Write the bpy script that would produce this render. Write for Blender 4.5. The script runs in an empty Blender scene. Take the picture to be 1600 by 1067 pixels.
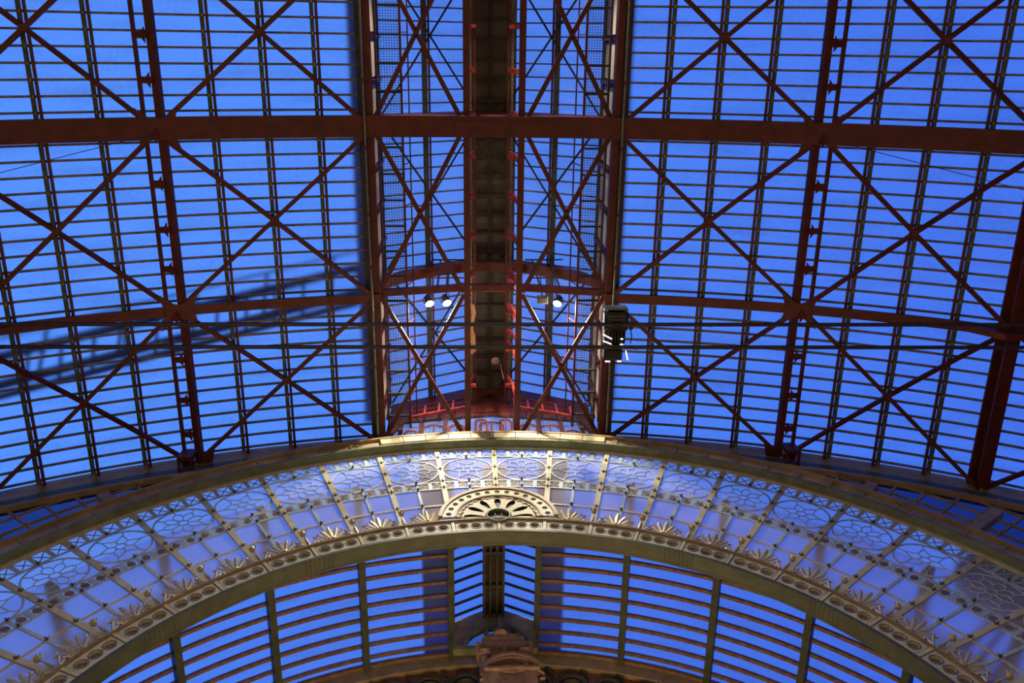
import bpy, math, random
from mathutils import Vector, Matrix
random.seed(4)
S, Cc, PI = math.sin, math.cos, math.pi
col = bpy.context.scene.collection
EYE = 1.6                       # camera height above the hall floor
R0, H0 = 17.08, 15.0 + EYE      # barrel vault radius and crown
CZ = 5.73 + EYE                 # centre height of the arched end wall
ZF = 0.0

# ------------------------------------------------------------------ materials
MATS = {}
def mat(name, c1, c2=None, rough=.5, metal=0., scale=6., bump=0.):
    m = bpy.data.materials.new(name); m.use_nodes = True
    nt = m.node_tree; b = nt.nodes['Principled BSDF']
    b.inputs['Roughness'].default_value = rough; b.inputs['Metallic'].default_value = metal; b.inputs['Specular IOR Level'].default_value = .3
    c2 = c2 or tuple(v * .55 for v in c1)
    tc = nt.nodes.new('ShaderNodeTexCoord'); no = nt.nodes.new('ShaderNodeTexNoise')
    no.inputs['Scale'].default_value = scale; no.inputs['Detail'].default_value = 5
    nt.links.new(tc.outputs['Object'], no.inputs['Vector'])
    rp = nt.nodes.new('ShaderNodeValToRGB'); nt.links.new(no.outputs['Fac'], rp.inputs['Fac'])
    rp.color_ramp.elements[0].position = .35; rp.color_ramp.elements[0].color = (*c2, 1)
    rp.color_ramp.elements[1].position = .65; rp.color_ramp.elements[1].color = (*c1, 1)
    nt.links.new(rp.outputs['Color'], b.inputs['Base Color'])
    if bump:
        bp = nt.nodes.new('ShaderNodeBump'); bp.inputs['Strength'].default_value = bump
        nt.links.new(no.outputs['Fac'], bp.inputs['Height']); nt.links.new(bp.outputs['Normal'], b.inputs['Normal'])
    MATS[name] = m
    return m
def emis(name, c, s):
    m = bpy.data.materials.new(name); m.use_nodes = True; nt = m.node_tree
    nt.nodes.clear(); e = nt.nodes.new('ShaderNodeEmission'); o = nt.nodes.new('ShaderNodeOutputMaterial')
    e.inputs[0].default_value = (*c, 1); e.inputs[1].default_value = s
    nt.links.new(e.outputs[0], o.inputs[0]); return m
def glass(name, diff=.12, tint=(.93, .95, 1), dcol=(.5, .55, .65), blur=True, trans=0., dirt=1.0, tcol=(.8,.85,1)):
    """frosted wired glass: lets the evening sky through, slightly blurred, with a dusty film"""
    m = bpy.data.materials.new(name); m.use_nodes = True; nt = m.node_tree; nt.nodes.clear()
    N, L = nt.nodes.new, nt.links.new
    out = N('ShaderNodeOutputMaterial')
    tc = N('ShaderNodeTexCoord')
    mp = N('ShaderNodeMapping'); mp.inputs['Scale'].default_value = (.35, 2.2, 1); L(tc.outputs['Object'], mp.inputs[0])
    n1 = N('ShaderNodeTexNoise'); n1.inputs['Scale'].default_value = 1.6; n1.inputs['Detail'].default_value = 6; L(mp.outputs[0], n1.inputs['Vector'])
    n2 = N('ShaderNodeTexNoise'); n2.inputs['Scale'].default_value = 22; n2.inputs['Detail'].default_value = 3; L(tc.outputs['Object'], n2.inputs['Vector'])
    ad = N('ShaderNodeMath'); ad.operation = 'MULTIPLY_ADD'; L(n2.outputs['Fac'], ad.inputs[0]); ad.inputs[1].default_value = .5; L(n1.outputs['Fac'], ad.inputs[2])
    rp = N('ShaderNodeValToRGB'); L(ad.outputs[0], rp.inputs[0])
    d = 1 - .22 * dirt
    rp.color_ramp.elements[0].position = .45; rp.color_ramp.elements[0].color = (tint[0]*d, tint[1]*d, tint[2]*d, 1)
    rp.color_ramp.elements[1].position = .8; rp.color_ramp.elements[1].color = (*tint, 1)
    if blur:
        t = N('ShaderNodeBsdfRefraction'); t.inputs['IOR'].default_value = 1.08; t.inputs['Roughness'].default_value = .62
    else: t = N('ShaderNodeBsdfTransparent')
    L(rp.outputs[0], t.inputs['Color'])
    df = N('ShaderNodeBsdfDiffuse'); df.inputs['Color'].default_value = (*dcol, 1)
    mx = N('ShaderNodeMixShader'); mx.inputs[0].default_value = diff; L(t.outputs[0], mx.inputs[1]); L(df.outputs[0], mx.inputs[2])
    last = mx
    if trans:
        tl = N('ShaderNodeBsdfTranslucent'); tl.inputs['Color'].default_value = (*tcol, 1)
        m2 = N('ShaderNodeMixShader'); m2.inputs[0].default_value = trans; L(mx.outputs[0], m2.inputs[1]); L(tl.outputs[0], m2.inputs[2]); last = m2
    L(last.outputs[0], out.inputs[0]); MATS[name] = m
    return m
RED = mat('oxblood_paint', (.112, .020, .011), (.07, .012, .007), .5, .0, 5, .05)
REDB = mat('oxblood_paint_bright', (.36, .045, .022), (.2, .022, .012), .35, .0, 9, .05)
DARK = mat('sooty_iron', (.055, .042, .034), (.03, .022, .018), .6)
GREYG = mat('grey_green_iron', (.085, .092, .075), (.045, .05, .04), .6, 0, 12)
BAR = mat('glazing_lead', (.24, .19, .14), (.13, .1, .075), .55)
CLIP = mat('brass_clip', (.45, .3, .1), None, .5)
CREAM = mat('cream_paint', (.60, .53, .31), (.48, .41, .23), .5, 0, 8, .05)
TAN = mat('tan_paint', (.40, .26, .12), (.27, .175, .08), .5, 0, 4, .05)
GREEN = mat('bottle_green_paint', (.08, .10, .06), (.055, .07, .042), .5, 0, 5, .05)
OLIVE = mat('olive_paint', (.24, .25, .13), (.16, .165, .085), .5, 0, 5, .05)
OLIVED = mat('dark_olive_paint', (.075, .08, .05), (.045, .047, .03), .55, 0, 4)
GOLD = mat('worn_gilding', (.62, .5, .27), (.38, .29, .14), .4, .35, 20, .1)
BOSS = mat('dark_bronze_boss', (.16, .12, .06), (.05, .035, .02), .4, .3, 30)
PALE = mat('pale_aqua_paint', (.5, .56, .5), (.38, .44, .4), .5, 0, 12)
TERRA = mat('terracotta_inlay', (.26, .17, .12), (.18, .11, .08), .6)
BEIGE = mat('beige_paint', (.46, .35, .21), (.33, .25, .15), .5, 0, 4, .05)
STONE = mat('warm_sandstone', (.36, .24, .16), (.22, .14, .09), .85, 0, 9, .4)
BROWN = mat('brown_panel', (.12, .1, .075), (.075, .06, .045), .7, 0, 3)
BAND = mat('dull_brown_paint', (.34, .26, .14), (.22, .17, .09), .6, 0, 4)
BRONZE = mat('bronze_brown_paint', (.27, .17, .1), (.16, .1, .06), .4, 0, 10)
BLACK = mat('black_casing', (.02, .022, .02), None, .45)
CAPG = mat('pale_green_plastic', (.25, .3, .22), None, .5)
CABLE = mat('dark_pipe', (.05, .035, .025), (.03, .02, .015), .45)
GREYR = mat('zinc_grey', (.2, .2, .17), (.12, .12, .1), .5, 0, 14)
LAMP = emis('lamp_glow', (1, .93, .78), 30)
EAVE = mat('eave_shade_blue', (.10, .2, .55), None, 1)  # shade seen through the glass by the eaves is put into this blue
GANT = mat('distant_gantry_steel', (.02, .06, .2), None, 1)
MURAL = None
G_ROOF = glass('frosted_roof_glass', .10)
G_LANT = glass('lantern_glass', .2, dcol=(.62, .62, .62))
G_RING = glass('opal_glass', .27, tint=(.9, .92, .98), dcol=(.9, .8, .8), blur=True, trans=.05, dirt=.6, tcol=(.9,.9,1))
G_SPAN = glass('dark_spandrel_glass', .15, tint=(.13, .14, .26), dcol=(.06, .07, .12), blur=False)
G_LUN = glass('fanlight_glass', .3, tint=(.42, .42, .5), dcol=(.3, .3, .42), blur=False)
G_PORCH = glass('porch_glass', .12, tint=(.62, .70, .88), dcol=(.4, .42, .5))

def brick_mat():
    m = bpy.data.materials.new('glazed_brick'); m.use_nodes = True; nt = m.node_tree
    b = nt.nodes['Principled BSDF']; t = nt.nodes.new('ShaderNodeTexBrick'); tc = nt.nodes.new('ShaderNodeTexCoord')
    mp = nt.nodes.new('ShaderNodeMapping'); mp.inputs['Rotation'].default_value = (PI/2, 0, 0)
    nt.links.new(tc.outputs['Object'], mp.inputs[0]); nt.links.new(mp.outputs[0], t.inputs[0])
    t.inputs['Color1'].default_value = (.32, .1, .035, 1); t.inputs['Color2'].default_value = (.22, .07, .03, 1); t.inputs['Mortar'].default_value = (.07, .06, .045, 1)
    t.inputs['Scale'].default_value = 2.6; t.inputs['Mortar Size'].default_value = .03; t.inputs['Row Height'].default_value = .4
    nt.links.new(t.outputs[0], b.inputs['Base Color']); b.inputs['Roughness'].default_value = .5
    return m
BRICK = brick_mat()

# ------------------------------------------------------------------ mesh builder
class MB:
    def __init__(s): s.v = []; s.f = []; s.m = []; s.cur = 0
    def add(s, vs, fs):
        o = len(s.v); s.v += [Vector(v) for v in vs]; s.f += [tuple(i + o for i in f) for f in fs]; return s
    def use(s, i):              # faces added from here on take material slot i
        s.m += [s.cur]*(len(s.f)-len(s.m)); s.cur = i; return s
    def seg(s, a, b, w, h, up=(0, 0, 1)):
        a, b, up = Vector(a), Vector(b), Vector(up); d = (b - a).normalized()
        sd = d.cross(up)
        if sd.length < 1e-4: sd = d.cross(Vector((1, 0, 0)))
        sd.normalize(); u = sd.cross(d).normalized()
        q = [(-w/2, -h/2), (w/2, -h/2), (w/2, h/2), (-w/2, h/2)]
        vs = [a + sd*x + u*y for x, y in q] + [b + sd*x + u*y for x, y in q]
        return s.add(vs, [(3, 2, 1, 0), (4, 5, 6, 7), (0, 1, 5, 4), (1, 2, 6, 5), (2, 3, 7, 6), (3, 0, 4, 7)])
    def box(s, x0, x1, y0, y1, z0, z1):
        return s.add([(x0,y0,z0),(x1,y0,z0),(x1,y1,z0),(x0,y1,z0),(x0,y0,z1),(x1,y0,z1),(x1,y1,z1),(x0,y1,z1)],
                     [(3,2,1,0),(4,5,6,7),(0,1,5,4),(1,2,6,5),(2,3,7,6),(3,0,4,7)])
    def sweep(s, secs, close=False, caps=True):
        """secs: list of cross sections (each an equal-length list of points)"""
        o = len(s.v); n = len(secs[0]); m = len(secs)
        for q in secs: s.v += [Vector(p) for p in q]
        for i in range(m - (0 if close else 1)):
            j = (i + 1) % m
            for k in range(n):
                l = (k + 1) % n
                s.f.append((o+i*n+k, o+i*n+l, o+j*n+l, o+j*n+k))
        if caps and not close:
            s.f.append(tuple(o + k for k in range(n))[::-1]); s.f.append(tuple(o + (m-1)*n + k for k in range(n)))
        return s
    def tube(s, pts, r, n=8):
        pts = [Vector(p) for p in pts]; secs = []
        rs = r if isinstance(r, (list, tuple)) else [r]*len(pts)
        for i, p in enumerate(pts):
            d = (pts[min(i+1, len(pts)-1)] - pts[max(i-1, 0)]).normalized()
            a = d.cross(Vector((0, 0, 1)))
            if a.length < .05: a = d.cross(Vector((0, 1, 0)))
            a.normalize(); b = a.cross(d)
            secs.append([p + (a*Cc(2*PI*k/n) + b*S(2*PI*k/n))*rs[i] for k in range(n)])
        return s.sweep(secs)
    def lathe(s, c, prof, n=20, axis='z'):
        c = Vector(c); secs = []
        for r, h in prof:
            if axis == 'z': secs.append([c + Vector((r*Cc(2*PI*k/n), r*S(2*PI*k/n), h)) for k in range(n)])
            elif axis == 'y': secs.append([c + Vector((r*Cc(2*PI*k/n), h, r*S(2*PI*k/n))) for k in range(n)])
        return s.sweep(secs)
    def dot(s, p, n, r=.012):       # rivet head: low pyramid on a surface with normal n
        p, n = Vector(p), Vector(n); a = n.cross(Vector((.3, .9, .2))).normalized(); b = n.cross(a)
        return s.add([p+a*r, p+b*r, p-a*r, p-b*r, p+n*r*.8], [(0,1,4),(1,2,4),(2,3,4),(3,0,4)])
    def wpoly(s, pts, w, y0, y1, close=False):
        """flat strap of width w following (x,z) points in a wall plane, extruded y0..y1"""
        P = [Vector((p[0], p[1])) for p in pts]; n = len(P); secs = []
        for i, p in enumerate(P):
            if close: d0, d1 = P[i]-P[i-1], P[(i+1) % n]-P[i]
            else: d0 = P[i]-P[max(i-1, 0)]; d1 = P[min(i+1, n-1)]-P[i]
            if d0.length < 1e-9: d0 = d1
            if d1.length < 1e-9: d1 = d0
            t = (d0.normalized() + d1.normalized())
            if t.length < 1e-6: t = d1
            t.normalize(); nn = Vector((-t.y, t.x))
            a, b = p + nn*w/2, p - nn*w/2
            secs.append([(a.x, y0, a.y), (b.x, y0, b.y), (b.x, y1, b.y), (a.x, y1, a.y)])
        return s.sweep(secs, close)
    def holed(s, outer, hole, y0, y1, tf=lambda u, v, y: (u, y, v)):
        """plate cell: convex outline 'outer' with opening 'hole' (both (u,v) lists), front face at y0, reveal back to y1"""
        cx = sum(p[0] for p in hole)/len(hole); cy = sum(p[1] for p in hole)/len(hole)
        def hit(poly, a):
            dx, dy = Cc(a), S(a); best = None
            for i in range(len(poly)):
                x1, y1_ = poly[i][0]-cx, poly[i][1]-cy; x2, y2_ = poly[(i+1) % len(poly)][0]-cx, poly[(i+1) % len(poly)][1]-cy
                ex, ey = x2-x1, y2_-y1_; den = dx*ey - dy*ex
                if abs(den) < 1e-12: continue
                t = (x1*ey - y1_*ex)/den; k = (x1*dy - y1_*dx)/den
                if t > 0 and -1e-6 <= k <= 1+1e-6 and (best is None or t > best): best = t
            return (cx+dx*best, cy+dy*best)
        an = sorted(set([round(math.atan2(p[1]-cy, p[0]-cx), 4) for p in outer] + [round(-PI + 2*PI*k/20 + .01, 4) for k in range(20)]))
        O_ = [hit(outer, a) for a in an]; Hh = [hit(hole, a) for a in an]; n = len(an); o = len(s.v)
        for p in O_: s.v.append(Vector(tf(p[0], p[1], y0)))
        for p in Hh: s.v.append(Vector(tf(p[0], p[1], y0)))
        for p in Hh: s.v.append(Vector(tf(p[0], p[1], y1)))
        for i in range(n):
            j = (i+1) % n
            s.f += [(o+i, o+j, o+n+j, o+n+i), (o+n+i, o+n+j, o+2*n+j, o+2*n+i)]
        return s
    def build(s, name, m, parent=None, loc=None, smooth=False):
        L = Vector(loc) if loc is not None else (parent_world(parent) if parent is not None else Vector())
        me = bpy.data.meshes.new(name); me.from_pydata([v - L for v in s.v], [], s.f)
        me.update(); s.use(0)
        for q in (m if isinstance(m, (list, tuple)) else [m]): me.materials.append(q)
        if any(s.m): me.polygons.foreach_set('material_index', s.m)
        if smooth:
            for p in me.polygons: p.use_smooth = True
        o = bpy.data.objects.new(name, me); col.objects.link(o)
        if parent is not None: o.parent = parent
        else: o.location = L
        return o
def parent_world(p):
    v = Vector()
    while p is not None: v += p.location; p = p.parent
    return v
def tag(o, label=None, cat=None, group=None, kind=None):
    if label: o['label'] = label
    if cat: o['category'] = cat
    if group: o['group'] = group
    if kind: o['kind'] = kind
    return o
def thing(name, loc, label, cat, group=None, kind=None):
    o = bpy.data.objects.new(name, None); col.objects.link(o); o.location = loc; o.empty_display_size = .1
    return tag(o, label, cat, group, kind)
def copy_tree(o, parent=None):
    c = o.copy(); col.objects.link(c); c.parent = parent
    for ch in list(o.children): copy_tree(ch, c)
    return c
ORD = ['first','second','third','fourth','fifth','sixth','seventh','eighth','ninth','tenth','eleventh','twelfth','thirteenth','fourteenth','fifteenth','sixteenth','seventeenth','eighteenth','nineteenth','twentieth','twenty-first','twenty-second','twenty-third','twenty-fourth','twenty-fifth','twenty-sixth','twenty-seventh','twenty-eighth','twenty-ninth','thirtieth','thirty-first','thirty-second','thirty-third','thirty-fourth','thirty-fifth']
SIDE = {-1: 'left', 1: 'right'}

def zb(x): return H0 - R0 + math.sqrt(R0*R0 - x*x)
def BP(x, off=0.):            # point (x,z) on the vault, off along its outward normal
    z = zb(x); nx, nz = x/R0, (z-H0+R0)/R0
    return x + nx*off, z + nz*off
def px_of(i):                 # x of purlin number i
    s = 2.086 + abs(i)*.8255
    return math.copysign(R0*S(s/R0), i)
XE = 2.075                    # edge of the raised lantern
YA, YB, YG = 1.283, 4.21, 7.10
YS, YN = -4.5, 7.10           # extent of the roof modelled in detail
def arcx(x0, x1, n): return [x0 + (x1-x0)*i/n for i in range(n+1)]
def vault_sweep(mb, x0, x1, ya, yb, o0, o1, n=24):
    secs = []
    for x in arcx(x0, x1, n):
        a, b = BP(x, o0), BP(x, o1)
        secs.append([(a[0], ya, a[1]), (a[0], yb, a[1]), (b[0], yb, b[1]), (b[0], ya, b[1])])
    return mb.sweep(secs)
def zl(x): return 17.65 + EYE - .55*abs(x)      # lantern roof height

# ------------------------------------------------------------------ setting
tag(MB().box(-16, 16, -15, 16, ZF-.2, ZF).build('floor', mat('hall_floor', (.12, .09, .07), None, .6)), 'dark stone floor of the hall far below', 'floor', kind='structure')
WALLM = mat('hall_wall', (.2, .14, .1), None, .8)
for sd in (-1, 1):
    tag(MB().box(*sorted((sd*12.6, sd*12.2)), -15, 16, ZF, 11.9).build('wall_' + SIDE[sd], WALLM), '%s side wall of the hall' % SIDE[sd], 'wall', kind='structure')
tag(MB().box(-12.2, 12.2, -15.2, -15, ZF, 17.5).build('wall_back', WALLM), 'end wall behind the camera', 'wall', kind='structure')
# main roof glass: two curved slopes
for sd in (-1, 1):
    mb = MB(); xs = [sd*v for v in arcx(XE+.02, 12.3, 30)]
    for x0, x1 in zip(xs, xs[1:]):
        z0, z1 = zb(x0), zb(x1); mb.add([(x0, -15, z0), (x1, -15, z1), (x1, YN+.05, z1), (x0, YN+.05, z0)], [(0, 1, 2, 3)])
    tag(mb.build('ceiling', G_ROOF), 'frosted blue glass of the %s slope of the vaulted roof' % SIDE[sd], 'glass roof', kind='structure')
# lantern glass
for sd in (-1, 1):
    mb = MB(); mb.add([(sd*.36, -15, zl(.36)), (sd*2.12, -15, zl(2.12)), (sd*2.12, YN, zl(2.12)), (sd*.36, YN, zl(.36))], [(0, 1, 2, 3)])
    tag(mb.build('ceiling', G_LANT), 'sloping glass on the %s side of the raised lantern' % SIDE[sd], 'glass roof', kind='structure')

# ------------------------------------------------------------------ arched girders
def rivets_soffit(mb, x0, x1, ys, off, step=.11):
    n = int(abs(x1-x0)/step)
    for i in range(n+1):
        x = x0+(x1-x0)*i/n; p = BP(x, off)
        for y in ys: mb.dot((p[0], y, p[1]), (-x/R0, 0, -1), .011)
for Y, nm in ((YA, 'A'), (YA-2.92, 'Z')):
    lab = 'broad oxblood plate girder spanning the roof above the middle of the hall' if nm == 'A' else 'broad oxblood plate girder just outside the top of the view'
    t = thing('plate_girder', (0, Y, 14.5+EYE), lab, 'girder')
    fl = vault_sweep(MB(), -11.5, 11.5, Y-.172, Y+.172, -.33, -.30, 60); fl.use(1)
    mb = MB(); vault_sweep(mb, -11.5, 11.5, Y-.16, Y-.13, -.30, -.03, 60); vault_sweep(mb, -11.5, 11.5, Y+.13, Y+.16, -.30, -.03, 60); mb.build('web', RED, t)
    mb = fl; rivets_soffit(mb, -2, 2, (Y-.155, Y-.12, Y+.15), -.331, .09)
    for cx in (-.45, .45):
        for k in range(6):
            for r in range(3): p = BP(cx-.12+k*.05, -.331); mb.dot((p[0], Y-.09+r*.11, p[1]), (0, 0, -1), .011)
    mb.build('bottom_flange', [RED, REDB], t)
    # portal plate standing up into the lantern
    mb = MB(); secs = []
    for x in arcx(-2.02, 2.02, 24):
        zt = zl(x)-.02; e = abs(x)/2.02; zi = zt-.42-.9*max(0, (e-.75)/.25)**2 if e > .75 else zt-.42
        zi = max(zi, zb(x)-.25)
        secs.append([(x, Y-.06, zi), (x, Y+.06, zi), (x, Y+.06, zt), (x, Y-.06, zt)])
    mb.sweep(secs).build('lantern_portal', RED, t)
    MB().box(-2.0, 2.0, Y-.17, Y-.12, 14.62+EYE, 14.98+EYE).build('face_plate', RED, t)
Y = YB
t = thing('arched_rib', (0, Y, 14.5+EYE), 'slimmer oxblood arched rib crossing the roof nearer the decorated end wall', 'girder')
for sd in (-1, 1):
    vault_sweep(MB(), sd*2.0, sd*11.5, Y-.08, Y+.08, -.30, -.27, 40).build('bottom_flange', RED, t)
    vault_sweep(MB(), sd*2.0, sd*11.5, Y-.02, Y+.02, -.27, -.02, 40).build('web', RED, t)
mb = MB()
for sd in (-1, 1):                      # haunches at the rib girder
    for s2 in (-1, 1):
        p = [BP(sd*8.2, -.27), BP(sd*8.2 + s2*.75, -.27), BP(sd*8.2, -.62)]
        MB().add([(q[0], yy, q[1]) for yy in (Y-.05, Y+.05) for q in p], [(0,1,2), (5,4,3), (0,3,4,1), (1,4,5,2), (2,5,3,0)]).build('haunch_plate', RED, t)
# lantern arch over rib B, and its tie
t = thing('lantern_arch', (0, Y, 15.5+EYE), 'curved oxblood arch inside the raised lantern above the floodlights', 'arch')
mb = MB(); K = [(2.03, 15.0, 15.45), (1.98, 15.45, 15.95), (1.87, 15.72, 16.32), (1.70, 15.95, 16.56), (1.4, 16.25, 16.8), (1.0, 16.58, 17.02), (.57, 16.84, 17.3), (.3, 16.9, 17.35), (0, 16.92, 17.4)]
K = [(-a, b, c) for a, b, c in K] + [(a, b, c) for a, b, c in K[:-1][::-1]]
mb.sweep([[(x, Y-.02, a+EYE), (x, Y+.02, a+EYE), (x, Y+.02, b+EYE), (x, Y-.02, b+EYE)] for x, a, b in K]).build('web', RED, t)
mb = MB(); mb.sweep([[(x, Y-.09, a-.02+EYE), (x, Y+.09, a-.02+EYE), (x, Y+.09, a+.02+EYE), (x, Y-.09, a+.02+EYE)] for x, a, b in K]).build('flange', RED, t)
t = thing('tie_beam', (0, Y, 15.2+EYE), 'oxblood tie beam across the lantern opening at the floodlights', 'beam')
MB().sweep([[(x, Y-.055, z-.08+EYE), (x, Y+.055, z-.08+EYE), (x, Y+.055, z+.08+EYE), (x, Y-.055, z+.08+EYE)] for x, z in ((-2, 14.98), (-.45, 15.36), (.45, 15.36), (2, 14.98))]).build('web', RED, t)
for sd in (-1, 1): MB().tube([(sd*.5, Y-.06, 15.18+EYE), (sd*.42, Y-.06, 15.1+EYE)], .05).build('end_bracket', REDB, t)

# ------------------------------------------------------------------ purlins
def purlin(i):
    sd = 1 if i > 0 else -1; x = px_of(i); ins = -sd*.070
    lab = 'slender paired purlin on the %s roof slope, %s out from the lantern' % (SIDE[sd], ORD[abs(i)-1])
    t = thing('roof_purlin', (x, 0, zb(x)), lab, 'purlin')
    a = BP(x, -.07); MB().seg((a[0], YS, a[1]), (a[0], YN, a[1]), .064, .12, (x/R0, 0, 1)).build('glazing_rail', GREYG, t)
    b = BP(x+ins, -.10); mb = MB(); mb.seg((b[0], YS, b[1]), (b[0], YN, b[1]), .045, .10, (x/R0, 0, 1)); mb.build('angle_bar', RED, t)
for i in (-7, -6, -5, -3, -2, -1, 1, 2, 3, 5, 6, 7): purlin(i)
for sd in (-1, 1):
    xt, xbm = sd*5.25, sd*5.18
    t = thing('lattice_purlin', (xt, 0, 14+EYE), 'deep ladder-like oxblood purlin along the %s roof slope' % SIDE[sd], 'girder')
    za = BP(xt, -.12)[1]
    xt = sd*5.165; MB().box(xt-.05, xt+.05, YS, YN-.02, za-.16, za-.12).build('top_chord', RED, t)
    mb = MB(); mb.box(xt-.012, xt+.012, YS, YN-.05, za-.12, za+.1); mb.box(xt-sd*.075-.012, xt-sd*.075+.012, YS, YN-.05, za-.14, za-.1); mb.build('web_plate', RED, t)
    xr, zr = sd*5.365, 13.82+EYE; MB().box(xr-.026, xr+.026, YS, YN-.3, zr-.02, zr+.04).build('side_rail', RED, t)
    y = -4.1
    ys = []
    for base in (YA, YB, YA-2.92):
        ys += [base+.10, base+.83, base+1.56, base+2.2]
    for y in sorted(ys):
        mb = MB(); mb.box(*sorted((xt, xr)), y-.05, y+.05, zr-.012, zr+.005)
        for s2 in (-1, 1):
            mb.add([(xt+sd*.04, y, zr-.01), (xt+sd*.04, y+s2*.12, zr-.01), (xt+sd*.13, y, zr-.01), (xt+sd*.04, y, zr+.005), (xt+sd*.04, y+s2*.12, zr+.005), (xt+sd*.13, y, zr+.005)], [(0,1,2),(5,4,3),(0,3,4,1)])
        mb.build('batten_plate', RED, t)
    mb = MB(); lo_, hi_ = sorted((xt-sd*.03, xr+sd*.02)); mb.box(lo_, hi_, YN-.42, YN-.35, 13.5+EYE, zr); mb.box(lo_, lo_+.03, YN-.42, YN-.14, 13.46+EYE, 13.52+EYE); mb.box(hi_-.03, hi_, YN-.42, YN-.14, 13.46+EYE, 13.52+EYE); mb.box(lo_, hi_, YN-.17, YN-.14, 13.46+EYE, 13.52+EYE)
    mb.build('end_shoe', RED, t)
    x = sd*8.2; zc = zb(x)
    t = thing('rib_girder', (x, 0, zc), 'heavy riveted oxblood rib girder at the far %s of the roof' % SIDE[sd], 'girder')
    wb = MB(); wb.box(x-.03, x+.03, YS, YN-.05, zc-.30, zc-.02).use(1)
    for k in range(57): wb.dot((x-sd*.031, YS+.2*k, zc-.18), (-sd, 0, 0), .02)
    wb.build('web', [RED, REDB], t)
    MB().box(x-.11, x+.11, YS, YN-.05, zc-.33, zc-.30).build('bottom_flange', RED, t)
    MB().box(x-.12, x+.12, YS, YN-.05, zc-.08, zc-.04).build('top_flange', RED, t)

# ------------------------------------------------------------------ glazing bars of the main slopes
YK = [1.745 + .2357*k for k in range(-14, 23)]
for sd in (-1, 1):
    n = 0
    for k, y in enumerate(YK):
        if abs(y-YA) < .20: continue
        mb = MB(); vault_sweep(mb, sd*(XE+.03), sd*9.6, y-.017, y+.017, -.045, -.005, 22)
        mb.use(1)
        for i in (1, 2, 3, 5, 6, 7):
            p = BP(px_of(sd*i), -.12); mb.box(p[0]-.016, p[0]+.016, y-.02, y+.02, p[1]-.012, p[1]+.08)
        t = mb.build('glazing_bar', [BAR, CLIP], loc=(sd*5, y, 14+EYE))
        if y < YA: d = YK.index(min(YK, key=lambda v: abs(v-(YA-.24)))) - k; lab = 'thin glazing bar on the %s slope, %s above the broad plate girder' % (SIDE[sd], ORD[max(0, d)])
        elif y < YB:
            d = k-15+0; lab = 'thin glazing bar on the %s slope, %s below the broad plate girder' % (SIDE[sd], ORD[max(0, d)] if d > 0 else 'first')
        else: d = len(YK)-1-k; lab = 'thin glazing bar on the %s slope, %s up from the end wall cornice' % (SIDE[sd], ORD[d])
        tag(t, lab, 'glazing bar', 'glazing bars of the %s roof slope' % SIDE[sd])

# ------------------------------------------------------------------ cross braces
def brace(x0, x1, y0, y1, zf, w, h, m, label, group, gus=.12, plates=True):
    xm, ym = (x0+x1)/2, (y0+y1)/2
    t = thing('cross_brace', (xm, ym, zf(xm)), label, 'brace', group)
    for a, b in (((x0, y0), (x1, y1)), ((x0, y1), (x1, y0))):
        mb = MB(); pts = [(a[0]+(b[0]-a[0])*q/6, a[1]+(b[1]-a[1])*q/6) for q in range(7)]
        for p, q in zip(pts, pts[1:]): mb.seg((*p, zf(p[0])), (*q, zf(q[0])), w, h)
        mb.build('diagonal_bar', m, t)
    if plates:
        z = zf(xm)-h/2; g = gus*.62
        sl = (zf(xm+.1)-zf(xm-.1))/.2
        mb = MB(); pts = [(xm-g, ym-g*.55), (xm-g*.3, ym-g*.2), (xm, ym-g*.5), (xm+g*.3, ym-g*.2)]
        oct_ = [(xm+g*Cc(a)*(1 if k % 2 == 0 else .6), ym+g*S(a)*(1 if k % 2 == 0 else .6)) for k in range(8) for a in (math.atan2(y1-y0, x1-x0)*(1 if k % 4 == 0 else 1) if 0 else PI/4*k + PI/4*0.85,)]
        mb.add([(p[0], p[1], z-.012+sl*(p[0]-xm)) for p in oct_] + [(p[0], p[1], z+sl*(p[0]-xm)) for p in oct_], [tuple(range(8)), tuple(range(15, 7, -1))] + [(i, (i+1) % 8, 8+(i+1) % 8, 8+i) for i in range(8)])
        mb.build('gusset_plate', m, t)
    return t
bays = [(YA-2.92, YA, 'above the broad plate girder'), (YA, YB, 'between the two roof girders'), (YB, 7.02, 'next to the end wall')]
for sd in (-1, 1):
    for y0, y1, w in bays:
        zf = lambda x: BP(x, -.3)[1]
        ya, yb = y0+(.12 if y0 < 4 else .04), y1-.06
        brace(sd*2.1, sd*5.17, ya, yb, zf, .07, .05, RED, 'oxblood X brace inside the %s ladder purlin, %s' % (SIDE[sd], w), 'roof cross braces')
        brace(sd*5.3, sd*8.12, ya, yb, zf, .07, .05, RED, 'oxblood X brace outside the %s ladder purlin, %s' % (SIDE[sd], w), 'roof cross braces')
        brace(sd*8.28, sd*11.2, ya, yb, zf, .07, .05, RED, 'oxblood X brace past the %s rib girder, %s' % (SIDE[sd], w), 'roof cross braces')
        brace(sd*.52, sd*2.0, ya-.05, yb, lambda x: 14.80+EYE, .075, .05, RED, 'riveted X brace across the %s lantern opening, %s' % (SIDE[sd], w), 'lantern opening braces', .1)
        brace(sd*.25, sd*2.0, ya, yb, lambda x: zl(x)-.12, .035, .03, DARK, 'thin black X brace under the %s lantern glass, %s' % (SIDE[sd], w), 'lantern roof braces', .05, False)
        # gusset knuckles where braces meet the girders
        for yy, s2 in ((ya, 1), (yb, -1)):
            for xx, s3 in ((sd*5.17, -sd), (sd*5.3, sd), (sd*8.1, -sd), (sd*2.12, sd)):
                pass

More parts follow.
